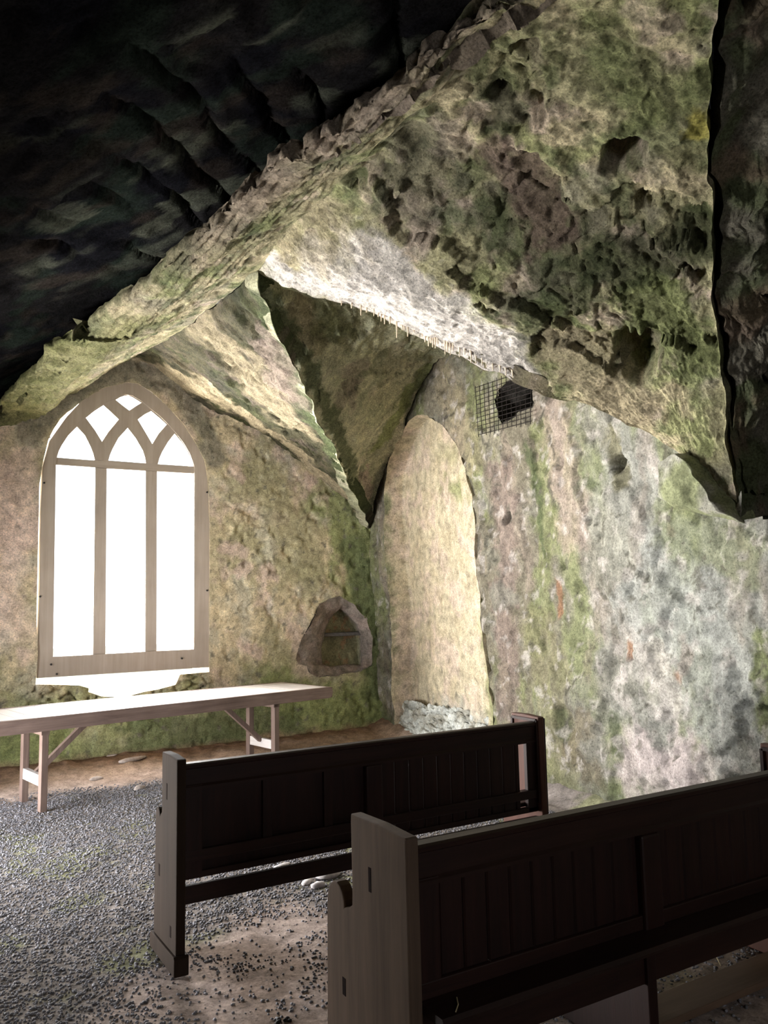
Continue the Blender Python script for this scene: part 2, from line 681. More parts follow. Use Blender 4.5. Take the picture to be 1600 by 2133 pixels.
crease = np.array([K, [2.13, 5.75, 4.10], [2.12, 6.9, 4.19], [2.12, 8.0, 4.33], APEX])
ridge_near = np.array([K, [2.12, 4.74, 4.10], [2.12, 4.03, 4.13], [2.12, 3.2, 4.13], [2.12, 2.36, 4.14], K2])


def wall_rect(name, origin, eu, ev, lu, lv, step, outward, holes, mat, colour, cut=None, low=0.03, mid=0.016, fine=0.006, post=None):
    nu, nv = int(lu / step) + 1, int(lv / step) + 1
    u = np.linspace(0, lu, nu)
    v = np.linspace(0, lv, nv)
    U, V = np.meshgrid(u, v, indexing='ij')
    x, y = U.ravel().copy(), V.ravel().copy()
    dead = np.zeros(len(x), bool)
    for h in holes:
        bb = np.array(h)
        lo, hi = bb.min(0) - 0.1, bb.max(0) + 0.1
        sel = np.where((x > lo[0]) & (x < hi[0]) & (y > lo[1]) & (y < hi[1]))[0]
        ins = in_poly(x[sel], y[sel], h)
        d, cp = near_poly(x[sel], y[sel], h)
        sn = d < step * 0.62
        x[sel[sn]], y[sel[sn]] = cp[sn, 0], cp[sn, 1]
        dead[sel[ins | sn]] = True
    if cut is not None:
        dead |= cut(x, y)
    P0 = np.asarray(origin) + x[:, None] * eu + y[:, None] * ev
    F = grid_faces(nu, nv)
    F = F[~dead[F].all(1)]
    n = np.repeat(np.asarray(outward, float)[None], len(P0), 0)
    P = roughen(P0.reshape(nu, nv, 3), n.reshape(nu, nv, 3), low, mid, fine)
    if post is not None:
        P = post(P, n, P0)
    used = np.zeros(len(P), bool)
    used[F.ravel()] = True
    idx = np.cumsum(used) - 1
    return structure(name, P[used], idx[F], mat, colour(P0[used]))


def reveal(name, loops, mat, colour, closed=True, low=0.03, mid=0.016, fill=True, n=None, parent=None, kind='structure'):
    """a lining swept from loop to loop (lists of matching 3-D outlines); the last loop is filled in"""
    n = n or 140
    rings = []
    for a, b in zip(loops[:-1], loops[1:]):
        A, B = a, b
        A = resample(np.vstack([A, A[:1]]) if closed else A, n)
        B = resample(np.vstack([B, B[:1]]) if closed else B, n)
        m = max(2, int(np.linalg.norm(A - B, axis=1).mean() / 0.025) + 1)
        for t in np.linspace(0, 1, m)[(1 if rings else 0):]:
            rings.append(A * (1 - t) + B * t)
    if fill:
        last = rings[-1]
        c = last.mean(0)
        for t in np.linspace(0, 1.0, 64)[1:]:
            rings.append(last * (1 - t) + c * t)
    S = np.array(rings)
    P0 = S.reshape(-1, 3)
    P = P0 + low * vec_noise(P0, 1.1, 2, 3.0) + mid * vec_noise(P0, 4.5, 3, 9.0)
    F = grid_faces(S.shape[0], S.shape[1])
    me = raw_mesh(name, P, F, mat, True, colour(P0))
    o = link(name, me, parent)
    if kind:
        o['kind'] = kind
    return o


# ---------------------------------------------------------------- far wall with window and aumbry
def Z(pts):
    return [(x * 0.35, 720 + y * 0.35) for x, y in pts]


frame_outer_px = Z([(222, 1980), (238, 1400), (243, 1000), (256, 720), (300, 560), (400, 420), (500, 312), (620, 240), (760, 205),
                    (820, 213), (900, 265), (1000, 350), (1100, 460), (1180, 580), (1230, 690), (1250, 800), (1260, 1000), (1255, 1400), (1250, 1915)])
hole_px = [(74, 1426), (76, 1400), (79, 1360), (76, 1290), (77, 1240), (80, 1100), (82, 1010), (90, 960), (101, 915), (112, 893), (126, 872), (141, 858), (150, 853), (172, 834), (214, 808), (264, 796), (288, 799), (316, 816),
           (349, 845), (383, 883), (410, 925), (427, 960), (434, 1000), (438, 1100), (437, 1250), (436, 1400), (420, 1401), (375, 1405), (366, 1426), (330, 1436),
           (300, 1441), (260, 1452), (215, 1451), (200, 1447), (182, 1441), (186, 1434), (165, 1428), (120, 1426)]
aumbry_px = [(616, 1372), (624, 1345), (645, 1292), (664, 1262), (686, 1250), (706, 1243), (735, 1258), (760, 1290), (774, 1330), (776, 1388),
             (742, 1398), (700, 1408), (662, 1410), (640, 1398), (637, 1386), (622, 1382)]
aumbry_in_px = [(680, 1384), (678, 1355), (686, 1325), (694, 1300), (706, 1275), (715, 1264), (726, 1268), (745, 1288), (758, 1310), (766, 1335), (768, 1384),
                (750, 1385), (730, 1386), (712, 1387), (700, 1387), (690, 1386)]
W_O = np.array([-1.2, FAR_Y, -0.15])


def far_uv(px):
    p = on_far(px)
    return [(a[0] - W_O[0], a[2] - W_O[2]) for a in p]


far_pts = lambda px: on_far(px)
F_GREEN1 = on_far([(705, 1060), (740, 1150), (765, 1250), (785, 1400), (790, 1540)])
F_GREEN2 = on_far([(560, 1440), (640, 1460), (720, 1480), (780, 1500)])
F_GREEN3 = on_far([(300, 1530), (420, 1520), (520, 1500), (600, 1520)])
F_GREEN4 = on_far([(10, 1560), (60, 1560), (110, 1540)])
F_GREEN5 = on_far([(500, 1000), (560, 1020), (620, 1100), (640, 1200)])
F_ARCH = on_far([(60, 905), (100, 850), (180, 800), (275, 765), (350, 800), (420, 870), (450, 950)])
F_PINKS = [(on_far([(x, y)]), r) for x, y, r in ((490, 980, .12), (560, 1200, .14), (500, 1150, .12), (530, 1350, .1), (470, 1140, .1), (20, 1000, .35), (40, 1100, .3), (510, 1190, .12), (640, 1000, .12))]


def far_colour(p):
    c = np.repeat(BEIGE[None], len(p), 0)
    c = blend(c, OLIVE, 0.75 * blotch(p, 1.7, -0.25, 0.45, 2.0))
    c = blend(c, PINK, 0.65 * blotch(p, 2.3, 0.10, 0.55, 12.0))
    c = blend(c, GREY, 0.5 * blotch(p, 3.1, 0.05, 0.6, 22.0))
    c = blend(c, CREAM, 0.5 * blotch(p, 6.0, 0.25, 0.6, 33.0))
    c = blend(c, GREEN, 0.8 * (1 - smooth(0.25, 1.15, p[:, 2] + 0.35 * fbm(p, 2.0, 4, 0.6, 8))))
    c = stain(c, p, F_GREEN1, 0.42, GREEN, 0.85, 1)
    c = stain(c, p, F_GREEN1[1:], 0.2, DKGREEN, 0.7, 2)
    c = stain(c, p, F_GREEN2, 0.30, GREEN, 0.8, 3)
    c = stain(c, p, F_GREEN3, 0.25, DKGREEN, 0.7, 4)
    c = stain(c, p, F_GREEN4, 0.25, GREEN, 0.9, 5)
    c = stain(c, p, F_GREEN5, 0.3, OLIVE, 0.7, 6)
    c = stain(c, p, F_ARCH, 0.16, SLATE * 1.35, 0.85, 7, 0.35)
    for k, (a, r) in enumerate(F_PINKS):
        c = stain(c, p, a, r, PINK, 0.7, 20 + k)
    c = blend(c, SLATE, 0.8 * blotch(p, 11.0, 0.52, 0.70, 44.0))
    c = blend(c, PINK * 1.35, 0.75 * (1 - smooth(0.7, 1.25, p[:, 0] + 0.35 * fbm(p, 1.5, 3, 0.5, 88))) * smooth(1.1, 1.7, p[:, 2]))
    c = np.minimum(c * 1.15, 0.75)
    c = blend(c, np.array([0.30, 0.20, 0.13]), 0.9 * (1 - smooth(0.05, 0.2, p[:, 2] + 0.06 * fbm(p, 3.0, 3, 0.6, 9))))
    return c


def far_post(P, n, P0):
    # loss of plaster in small shallow pits
    m = blotch(P0, 5.5, 0.38, 0.50, 61.0)
    P = P + n * (0.018 * m)[:, None]
    dh, _ = near_poly(P0[:, 0], P0[:, 2], [(a[0], a[2]) for a in hole3])
    wh = (1 - smooth(0.0, 0.2, dh))[:, None]
    P = P0 * wh + P * (1 - wh)
    # broken masonry under the sill
    d = dist_line(P0, on_far([(90, 1455), (200, 1465), (300, 1460), (400, 1430)]))
    w = (1 - smooth(0.12, 0.3, d)) * smooth(0.0, 0.03, dh)
    f1, f2, cid = worley(P0 * np.array([1, 1, 2.2]), 6.0)
    P = P + n * (w * (0.06 * (cid / 255.0) + 0.07 * (1 - smooth(0.0, 0.2, f2 - f1)) - 0.05))[:, None]
    return P


hole3 = on_far(hole_px)
wall_rect('wall_far', W_O, np.array([1.0, 0, 0]), np.array([0, 0, 1.0]), 7.0, 5.2, 0.02, (0, 1, 0),
          [far_uv(hole_px), far_uv(aumbry_px)], M_PLASTER, far_colour, post=far_post)
hole_out = hole3 + np.array([0, 0.75, 0])
cen = hole3.mean(0)
hole_out[:, 0] = cen[0] + (hole3[:, 0] - cen[0]) * 1.03
hole_out[:, 2] = np.where(hole3[:, 2] < 1.2, hole3[:, 2] - 0.05, hole3[:, 2] + 0.05)


def sill_colour(p):
    c = np.repeat((BEIGE * 1.15)[None], len(p), 0)
    c = blend(c, OLIVE, 0.6 * blotch(p, 3.0, -0.2, 0.4, 2.0))
    return blend(c, PALE, 0.5 * blotch(p, 4.0, 0, 0.4, 5.0))


reveal('trim_1', [hole3, hole_out], M_PLASTER, sill_colour, fill=False, n=260, low=0.0, mid=0.004)
# aumbry recess: broken splay, inner cupboard, back
a0, a1 = on_far(aumbry_px), on_far(aumbry_in_px)
a1 = a1 + np.array([0, 0.17, 0])
a1[:, 0] += 0.02
a2 = a1 + np.array([0.03, 0.16, 0.0])


def aumbry_colour(p):
    c = np.repeat(np.array([[0.24, 0.20, 0.17]]), len(p), 0)
    c = blend(c, PINK * 0.7, 0.7 * blotch(p, 6, -0.1, 0.4, 3.0))
    w = smooth(FAR_Y + 0.22, FAR_Y + 0.32, p[:, 1])
    c = blend(c, OLIVE * 0.9, w)
    return blend(c, RUST * 0.9, 0.6 * w * blotch(p, 6.0, 0.1, 0.4, 13.0))


reveal('trim_2', [a0, a1, a2], M_PLASTER, aumbry_colour, n=160, mid=0.03)
sh = on_far([(676, 1322), (770, 1318)])
mb = MB()
mb.box(sh[0][0] - 0.02, sh[1][0] + 0.05, FAR_Y + 0.20, FAR_Y + 0.36, sh[0][2] - 0.035, sh[0][2] + 0.01, 0.008)
tag(mb.build('stone_shelf', plain_material('shelf_slate', (0.10, 0.09, 0.085))), 'dark flat stone shelf across the small arched wall cupboard', 'shelf')

# ---------------------------------------------------------------- right wall with blind lancet niche and grated hole
RW_U = np.array([RW_N[1], -RW_N[0], 0.0])              # along the wall, towards the viewer
RW_U = RW_U / np.linalg.norm(RW_U)
RW_V = np.cross(RW_U, RW_N)
if RW_V[2] < 0:
    RW_V = -RW_V
R_O = RW_P + RW_U * (-5.2) - RW_V * 0.1


def right_uv(px):
    p = on_right(px) - R_O
    return [(a @ RW_U, a @ RW_V) for a in p]


niche_px = [(822, 1545), (818, 1470), (813, 1380), (808, 1250), (803, 1130), (799, 1010), (806, 960), (822, 920), (842, 888), (860, 872), (880, 864), (902, 870),
            (922, 886), (944, 912), (962, 944), (972, 975), (981, 1030), (988, 1120), (996, 1230), (1003, 1290), (1008, 1360), (1020, 1440), (1027, 1500), (1030, 1560)]
grate_px = [(1034, 838), (1040, 815), (1056, 797), (1084, 787), (1106, 800), (1109, 828), (1106, 850), (1082, 858), (1062, 872), (1048, 884), (1040, 872)]
R_ST = [  # px line, radius, colour, strength
    ([(1128, 900), (1130, 1000), (1128, 1100), (1122, 1230), (1110, 1330)], 0.17, GREEN * 1.1, 0.65),
    ([(1095, 930), (1120, 1050), (1125, 1150)], 0.07, DKGREEN, 0.8),
    ([(1125, 1330), (1150, 1420), (1160, 1540), (1165, 1640)], 0.28, OLIVE, 0.6),
    ([(1040, 1000), (1045, 1150), (1050, 1300), (1060, 1480)], 0.22, PINK * 0.60, 0.8),
    ([(1030, 1240), (1060, 1240)], 0.13, GREY * 0.62, 0.7),
    ([(920, 780), (950, 850), (985, 950)], 0.22, BEIGE * 0.95, 0.5),
    ([(985, 900), (1000, 950)], 0.12, OLIVE * 0.8, 0.6),
    ([(1150, 860), (1170, 1000), (1190, 1100)], 0.25, PINK * 1.05, 0.55),
    ([(1270, 920), (1285, 1000)], 0.10, OLIVE * 0.75, 0.8),
    ([(1280, 950), (1280, 975)], 0.05, SLATE * 0.8, 0.9),
    ([(1210, 1000), (1240, 1020)], 0.05, DKGREEN, 0.7),
    ([(1050, 1075), (1055, 1080)], 0.05, SLATE, 0.9),
    ([(1015, 1095), (1020, 1100)], 0.04, SLATE * 1.2, 0.8),
    ([(1290, 1400)], 0.08, PALE, 0.95),
    ([(1330, 1330), (1370, 1400), (1390, 1460)], 0.20, PALE * 1.05, 0.75),
    ([(1415, 1330), (1425, 1370), (1410, 1410)], 0.05, RUST, 0.9),
    ([(1155, 1215), (1155, 1280)], 0.04, RUST * 0.9, 0.8),
    ([(1300, 1345), (1305, 1360)], 0.04, RUST * 0.9, 0.8),
    ([(1390, 1090), (1395, 1110)], 0.04, RUST, 0.8),
    ([(1310, 1600), (1360, 1590), (1420, 1600)], 0.26, PALE * np.array([1.0, 0.93, 0.97]), 0.85),
    ([(1480, 1610), (1510, 1590)], 0.10, PALE, 0.8),
    ([(1340, 1250), (1400, 1300), (1480, 1400), (1520, 1500)], 0.35, BLUEGREY, 0.7),
    ([(1400, 1150), (1450, 1250)], 0.3, BLUEGREY * 0.95, 0.6),
    ([(1585, 1350), (1592, 1450), (1590, 1520)], 0.10, GREEN, 0.85),
    ([(1280, 1560), (1270, 1500)], 0.07, DKGREEN, 0.7),
    ([(1240, 1620), (1180, 1560), (1230, 1500)], 0.12, np.array([0.22, 0.18, 0.12]), 0.6),
    ([(1165, 1500), (1170, 1530)], 0.07, DKGREEN * 1.3, 0.6),
    ([(1400, 1080), (1470, 1120), (1540, 1160)], 0.22, GREEN * 1.1, 0.5),
    ([(1250, 1060), (1300, 1150)], 0.2, GREY * 1.1, 0.5),
]
R_ST = [(on_right(a), b_, c_, d_) for a, b_, c_, d_ in R_ST]


def right_colour(p):
    sx = np.array([1, 1, 0.35])
    c = np.repeat((BEIGE * 0.30 + GREY * 0.25)[None], len(p), 0)
    y = p[:, 1]
    c = blend(c, BLUEGREY, 0.65 * (1 - smooth(3.9, 5.6, y + 0.6 * fbm(p, 0.9, 3, 0.5, 77))))
    c = blend(c, GREEN * 1.25, 0.65 * blotch(p, 2.0, -0.1, 0.45, 2.0, sx))
    c = blend(c, GREY * 0.75, 0.5 * blotch(p, 3.5, 0.1, 0.5, 32.0))
    c = blend(c, PINK * 0.95, 0.3 * blotch(p, 2.6, 0.22, 0.6, 12.0, sx))
    for k, (a, r, col, s) in enumerate(R_ST):
        c = stain(c, p, a, r, col, s, k * 3.1)
    c = blend(c, PALE, 0.55 * blotch(p, 8.0, 0.32, 0.6, 41.0))
    c = blend(c, SLATE * 1.2, 0.65 * blotch(p, 10.0, 0.48, 0.66, 51.0))
    c = blend(c, DKGREEN * 1.5, 0.5 * (1 - smooth(0.0, 0.35, p[:, 2] + 0.2 * fbm(p, 3, 3, 0.6, 6))))
    # cracks
    f1, f2, _ = worley(p * np.array([1, 1.0, 0.6]) + 0.12 * vec_noise(p, 3, 3, 4.0), 1.6)
    c = blend(c, SLATE * 0.7, 0.8 * (1 - smooth(0.0, 0.026, f2 - f1)) * blotch(p, 1.6, -0.05, 0.2, 90.0))
    return c * 0.62


R_PITS = [(on_right([a])[0], r, d) for a, r, d in (((1278, 962), 0.10, 0.12), ((1052, 1076), 0.075, 0.10), ((1018, 1097), 0.05, 0.06), ((1055, 950), 0.10, 0.05),
                                                  ((1090, 1200), 0.05, 0.05), ((1490, 1330), 0.05, 0.03), ((1170, 1182), 0.04, 0.05), ((1180, 1500), 0.14, 0.035))]


def right_post(P, n, P0):
    # flaked plaster: raised scabs with crisp edges
    f = fbm(P0, 1.7, 4, 0.5, 63.0)
    P = P + n * (0.030 * smooth(0.02, 0.06, f) + 0.014 * smooth(0.3, 0.34, fbm(P0, 3.5, 3, 0.5, 83.0)))[:, None]
    for a, r, d in R_PITS:
        P = hollow(P, n, a, r, d)
    return P


pier_a, s3v = (S3 - R_O) @ RW_U, (S3 - R_O) @ RW_V
s2u, s2v = (S2 - R_O) @ RW_U, (S2 - R_O) @ RW_V


def right_cut(x, y):
    # above the ledge of the nearer bay the wall face stands further back
    a = np.clip((x - s2u) / (pier_a - s2u), 0, 1)
    return ((x > pier_a + 0.02) & (y > s3v - 0.10 - 0.22 * np.clip(x - pier_a, 0, 0.9) + 0.02 * np.sin(x * 9))) | ((x > s2u + 0.1) & (y > s2v * (1 - a) + s3v * a + 0.06))


wall_rect('wall_right', R_O, RW_U, RW_V, 13.5, 5.0, 0.02, RW_N, [right_uv(niche_px), right_uv(grate_px)], M_PLASTER, right_colour, cut=right_cut, post=right_post)
n0 = on_right(niche_px)
un = (n0 - R_O) @ RW_U
tt = (un - un.min()) / (un.max() - un.min())            # 0 at the far jamb, 1 at the near jamb
n1 = n0 + RW_N[None] * (0.30 - 0.22 * tt)[:, None]
n1 = n1 + (n1.mean(0) - n1) * 0.02
N_GREEN = [on_right(a) for a in ([(850, 1000), (900, 1010), (940, 1030)], [(860, 940), (930, 960)], [(880, 1130), (885, 1170)], [(975, 1150), (985, 1250), (990, 1350)], [(1000, 1430), (1015, 1500)], [(805, 1050), (812, 1200), (818, 1350)], [(850, 1500), (960, 1510)])]


def niche_colour(p):
    c = np.repeat((CREAM * 0.8)[None], len(p), 0)
    c = blend(c, PINK * 1.15, 0.5 * blotch(p, 3.0, -0.1, 0.4, 7.0))
    c = blend(c, BEIGE, 0.5 * blotch(p, 5.0, 0.05, 0.5, 17.0))
    for k, g in enumerate(N_GREEN):   # moss and damp
        c = stain(c, p, g, (0.18, 0.2, 0.1, 0.14, 0.25, 0.12, 0.3)[k], (GREEN * 0.95, OLIVE * 1.2, GREEN * 0.9, GREEN, GREEN * 0.8, DKGREEN * 1.4, GREY)[k], 0.75, k * 5)
    c = blend(c, SLATE * 1.5, 0.5 * blotch(p, 9.0, 0.42, 0.6, 41.0) * (1 - smooth(0.8, 1.4, p[:, 2])))
    return c


reveal('wall_niche', [n0, n1], M_PLASTER, niche_colour, n=300, mid=0.02)
fr_, bk_ = on_right([(816, 1556), (1036, 1560)]), on_right([(812, 1462), (1024, 1500)]) + RW_N * 0.16
sb = np.zeros((120, 40, 3))
for i_, t_ in enumerate(np.linspace(0, 1, 40)):
    a_ = (fr_[0] * (1 - t_) + bk_[0] * t_)
    b__ = (fr_[1] * (1 - t_) + bk_[1] * t_)
    sb[:, i_] = a_ + (b__ - a_) * np.linspace(0, 1, 120)[:, None]
nb2 = np.repeat(np.repeat((-RW_N * 0.7 + RW_V * 0.7)[None, None], 120, 0), 40, 1)
sp_ = sb.reshape(-1, 3)
w1, w2, wc = worley(sp_ * np.array([1, 1, 1.6]), 9.0)
sp2 = roughen(sb, nb2, 0.02, 0.01, 0.006) + nb2.reshape(-1, 3) * (0.05 * wc / 255.0 - 0.05 * (1 - smooth(0, 0.2, w2 - w1)))[:, None]
cs_ = blend(np.repeat((BLUEGREY * 1.1)[None], len(sp_), 0), SLATE * 2, 0.7 * blotch(sp_, 5.0, -0.1, 0.4, 5.0))
structure('trim_5', sp2, grid_faces(120, 40), M_PLASTER, cs_)
g0 = on_right(grate_px)
g1 = g0 + RW_N * 0.5
reveal('trim_3', [g0, g1], M_ROCK, lambda p: np.repeat(np.array([[0.10, 0.09, 0.08]]), len(p), 0) * (1 + 0.5 * fbm(p, 6, 3)[:, None]), n=110, mid=0.03)
# set-back wall of the nearer bay, the flank of the pier
RB = R_O + RW_N * 0.42 + RW_U * (pier_a - 0.2)


def dark_colour(p):
    c = np.repeat((SLATE * 1.7)[None], len(p), 0)
    c = blend(c, DKGREEN * 1.4, 0.8 * blotch(p, 2.0, -0.1, 0.4, 4.0))
    c = blend(c, np.array([0.24, 0.17, 0.125]), 0.7 * blotch(p, 2.5, 0.1, 0.5, 14.0))
    return c


def course_post(P, n, P0):
    q = P0[:, 2] / 0.17 + 0.5 * fbm(P0, 1.2, 3, 0.5, 20)
    g = np.abs(q - np.round(q))
    return P + n * (0.035 * (1 - smooth(0.0, 0.14, g)))[:, None] + n * (0.03 * fbm(P0, 5, 3, 0.6, 21))[:, None]


wall_rect('wall_bay', RB + RW_V * 1.6, RW_U, RW_V, 8.4, 3.5, 0.03, RW_N, [], M_ROCK, dark_colour, post=course_post)
pf = []
for t in np.linspace(0, 1, 14):
    pf.append([S3 + RW_N * (t * 0.5) + RW_V * z + RW_U * 0.02 for z in np.linspace(-0.10, 2.2, 60)])
S = np.array(pf)
structure('wall_pier_flank', roughen(S, grid_normals(S), 0.03, 0.02, 0.006), grid_faces(14, 60), M_ROCK, dark_colour(S.reshape(-1, 3)))


cb0 = on_right([(1384, 962), (1410, 950), (1440, 945), (1468, 955), (1500, 1005), (1530, 1055), (1562, 1106), (1520, 1098), (1470, 1080), (1425, 1066), (1396, 1058), (1400, 1025), (1392, 990)])
cb1 = cb0 - RW_N * 0.16 + RW_V * 0.05
cb1 = cb1 + (cb1.mean(0) - cb1) * 0.30


def corbel_colour(p):
    c = np.repeat((GREY * 0.75)[None], len(p), 0)
    return blend(c, GREEN * 0.9, 0.7 * blotch(p, 2.5, -0.1, 0.3, 4.0))


reveal('trim_4', [cb0 + RW_N * 0.1, cb1], M_PLASTER, corbel_colour, n=120, mid=0.03)


# ---------------------------------------------------------------- vault webs
def vault_colour(p):
    c = np.repeat((OLIVE * 0.9)[None], len(p), 0)
    c = blend(c, BEIGE * 0.8, 0.6 * blotch(p, 1.5, -0.1, 0.45, 2.0))
    c = blend(c, SLATE * 1.2, 0.6 * blotch(p, 2.1, 0.1, 0.5, 12.0))
    c = blend(c, GREEN * 0.85, 0.7 * blotch(p, 2.6, 0.05, 0.5, 22.0))
    c = blend(c, DKGREEN * 0.85, 0.6 * blotch(p, 4.0, 0.20, 0.5, 32.0))
    c = blend(c, PINK * 0.8, 0.5 * blotch(p, 3.6, 0.25, 0.6, 42.0))
    return c


def lost_mask(P):
    return smooth(0.02, 0.07, fbm(P, 1.0, 5, 0.55, 200.0))


LOST_PX = [([(800, 290), (900, 350), (1000, 420), (1090, 480), (1190, 570), (1290, 640)], 0.42), ([(1035, 190), (1060, 260)], 0.16),
           ([(1320, 430), (1400, 450), (1470, 470)], 0.16), ([(1090, 340), (1140, 440), (1180, 510)], 0.12), ([(1190, 700), (1230, 740)], 0.10)]


def near_lost(P0):
    m = np.zeros(len(P0))
    for px, r in LOST_PX:
        d = dist_line(P0, anchor(px, P0)) / r + 0.75 * fbm(P0, 2.6, 5, 0.6, 210)
        m = np.maximum(m, 1 - smooth(0.92, 1.0, d))
    return m


def web(name, S, low=0.05, mid=0.035, fine=0.012, stones=0.03, colour=None, stains=(), pits=(), lostw=0.05, extra=None, mat=None, lostf=None):
    nu, nv = S.shape[:2]
    n = out_normals(S)
    P0 = S.reshape(-1, 3)
    nn = n.reshape(-1, 3)
    lost = (lostf or lost_mask)(P0)
    e = edge_fade(nu, nv, 5)
    P = roughen(S, n, low, mid, fine, stones, 0.06 + 0.94 * lost, e)
    P = P + nn * (lostw * lost * e.ravel())[:, None]
    c = (colour or vault_colour)(P0)
    c = blend(c, c * 0.82, lost * 0.8)
    for px, r, d in pits:
        at = anchor([px], P0)[0]
        P = hollow(P, nn, at, r, d)
    for k, (px, r, col, s) in enumerate(stains):
        c = stain(c, P0, anchor(px, P0), r, col, s, k * 4.7)
    if extra is not None:
        P, c = extra(P, c, P0, nn)
    # the thickness of the shell along every edge
    F = grid_faces(nu, nv)
    I = np.arange(nu * nv).reshape(nu, nv)
    ring = np.concatenate([I[:, 0], I[-1, 1:], I[-2::-1, -1], I[0, -2:0:-1]])
    back = P[ring] + nn[ring] * 0.14
    nb_ = len(P) + np.arange(len(ring))
    F2 = np.stack([ring, np.roll(ring, -1), np.roll(nb_, -1), nb_], 1)
    return structure(name, np.vstack([P, back]), np.vstack([F, F2]), mat or M_ROCK, np.vstack([c, c[ring] * 0.7]))


# main web between the two groins on the right: ridge down to the springing
S = coons(ridge_near, np.array([S2, S2 * 0.5 + S3 * 0.5, S3]), groin_near, groin_next, 260, 240)
near_st = [
    ([(590, 575), (680, 600), (760, 630)], 0.22, PALE * 1.1, 0.9),
    ([(760, 600), (850, 640), (920, 680), (1000, 735)], 0.36, PALE * 1.25, 0.95),
    ([(800, 500), (870, 580), (940, 650), (1010, 720)], 0.26, PALE * 1.1, 0.9),
    ([(700, 560), (800, 560)], 0.22, PALE * 0.95, 0.7),
    ([(1030, 760), (1100, 790)], 0.15, PALE * 0.8, 0.8),
    ([(620, 500), (700, 470)], 0.3, BEIGE * 0.9, 0.6),
    ([(1100, 480), (1180, 560), (1130, 640)], 0.28, DKGREEN * 0.8, 0.75),
    ([(1040, 330), (1100, 400), (1160, 500)], 0.16, np.array([0.17, 0.12, 0.10]), 0.8),
    ([(1040, 210), (1060, 260)], 0.12, DKGREEN * 0.6, 0.8),
    ([(820, 290), (880, 360), (860, 420)], 0.25, SLATE, 0.6),
    ([(1300, 130), (1400, 200), (1430, 280)], 0.25, GREEN * 0.7, 0.7),
    ([(1340, 620), (1400, 680), (1440, 740)], 0.22, GREEN * 0.95, 0.9),
    ([(1180, 720), (1230, 760), (1300, 840)], 0.22, BEIGE * 0.8, 0.8),
    ([(1290, 560), (1380, 520), (1460, 500)], 0.2, DKGREEN * 0.6, 0.8),
    ([(1100, 130), (1000, 120)], 0.25, GREEN * 0.8, 0.5),
    ([(1460, 240), (1460, 270)], 0.08, np.array([0.34, 0.30, 0.07]), 0.8),
]
near_pits = [((1295, 325), 0.13, 0.22), ((1325, 748), 0.22, 0.28), ((1040, 215), 0.10, 0.10), ((1100, 110), 0.07, 0.07), ((1340, 430), 0.09, 0.10), ((1390, 420), 0.08, 0.09),
             ((1100, 360), 0.12, 0.06), ((1130, 430), 0.12, 0.07), ((860, 310), 0.15, 0.05)]


def near_extra(P, c, P0, nn):
    # the arris is shaped into a broad slope, turned to catch the far window's light
    d = dist_line(P0, groin_near)
    w = 0.18 * smooth(0.0, 0.55, d) * (1 - smooth(0.55, 1.5, d)) * smooth(3.25, 3.7, P0[:, 2]) * smooth(0.0, 0.5, dist_line(P0, ridge_near))
    return P - nn * w[:, None], c


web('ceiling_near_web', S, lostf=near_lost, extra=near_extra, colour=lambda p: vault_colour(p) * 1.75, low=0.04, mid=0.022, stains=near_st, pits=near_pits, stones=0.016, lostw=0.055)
# far web, right of the crease
S = coons(crease[::-1], np.array([S1, S1 + 1e-4]), far_arch_r, groin_far, 150, 150)
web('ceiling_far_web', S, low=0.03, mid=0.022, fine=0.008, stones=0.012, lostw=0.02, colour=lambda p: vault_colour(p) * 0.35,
    stains=[([(330, 770), (450, 830), (600, 930), (700, 1020)], 0.30, BEIGE * 1.05, 0.8), ([(420, 690), (520, 780), (600, 880)], 0.35, BEIGE * 0.95, 0.6),
            ([(545, 600), (585, 705), (640, 830), (700, 950), (755, 1060)], 0.16, DKGREEN * 1.1, 0.8), ([(560, 720), (590, 820)], 0.2, PINK * 0.75, 0.5)])
# side web over the lancet wall: far half and near half
S = coons(np.array([K, K * 0.5 + WALLAPEX * 0.5 + np.array([0, 0, 0.05]), WALLAPEX]), np.array([S1, S1 + 1e-4]), groin_far, wall_arch_far, 150, 150)
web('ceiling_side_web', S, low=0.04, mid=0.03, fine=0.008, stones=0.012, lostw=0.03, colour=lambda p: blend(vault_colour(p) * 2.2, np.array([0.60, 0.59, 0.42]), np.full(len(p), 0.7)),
    stains=[([(620, 650), (660, 720)], 0.22, BEIGE * 0.8, 0.7), ([(690, 660), (720, 690)], 0.22, GREEN * 0.7, 0.6), ([(740, 780), (720, 830)], 0.2, PINK * 0.6, 0.6),
            ([(900, 770), (840, 840), (790, 930)], 0.16, GREEN * 1.35, 0.85), ([(560, 610), (600, 660), (650, 790), (700, 900), (750, 1020)], 0.10, DKGREEN * 1.1, 0.8),
            ([(762, 990), (770, 1030)], 0.12, PINK * 1.0, 0.7)])
S = coons(np.array([K, K * 0.5 + WALLAPEX * 0.5 + np.array([0, 0, 0.05]), WALLAPEX]), np.array([S2, S2 + 1e-4]), groin_near, wall_arch_near, 60, 60)
web('ceiling_side_web_near', S, stones=0.01)
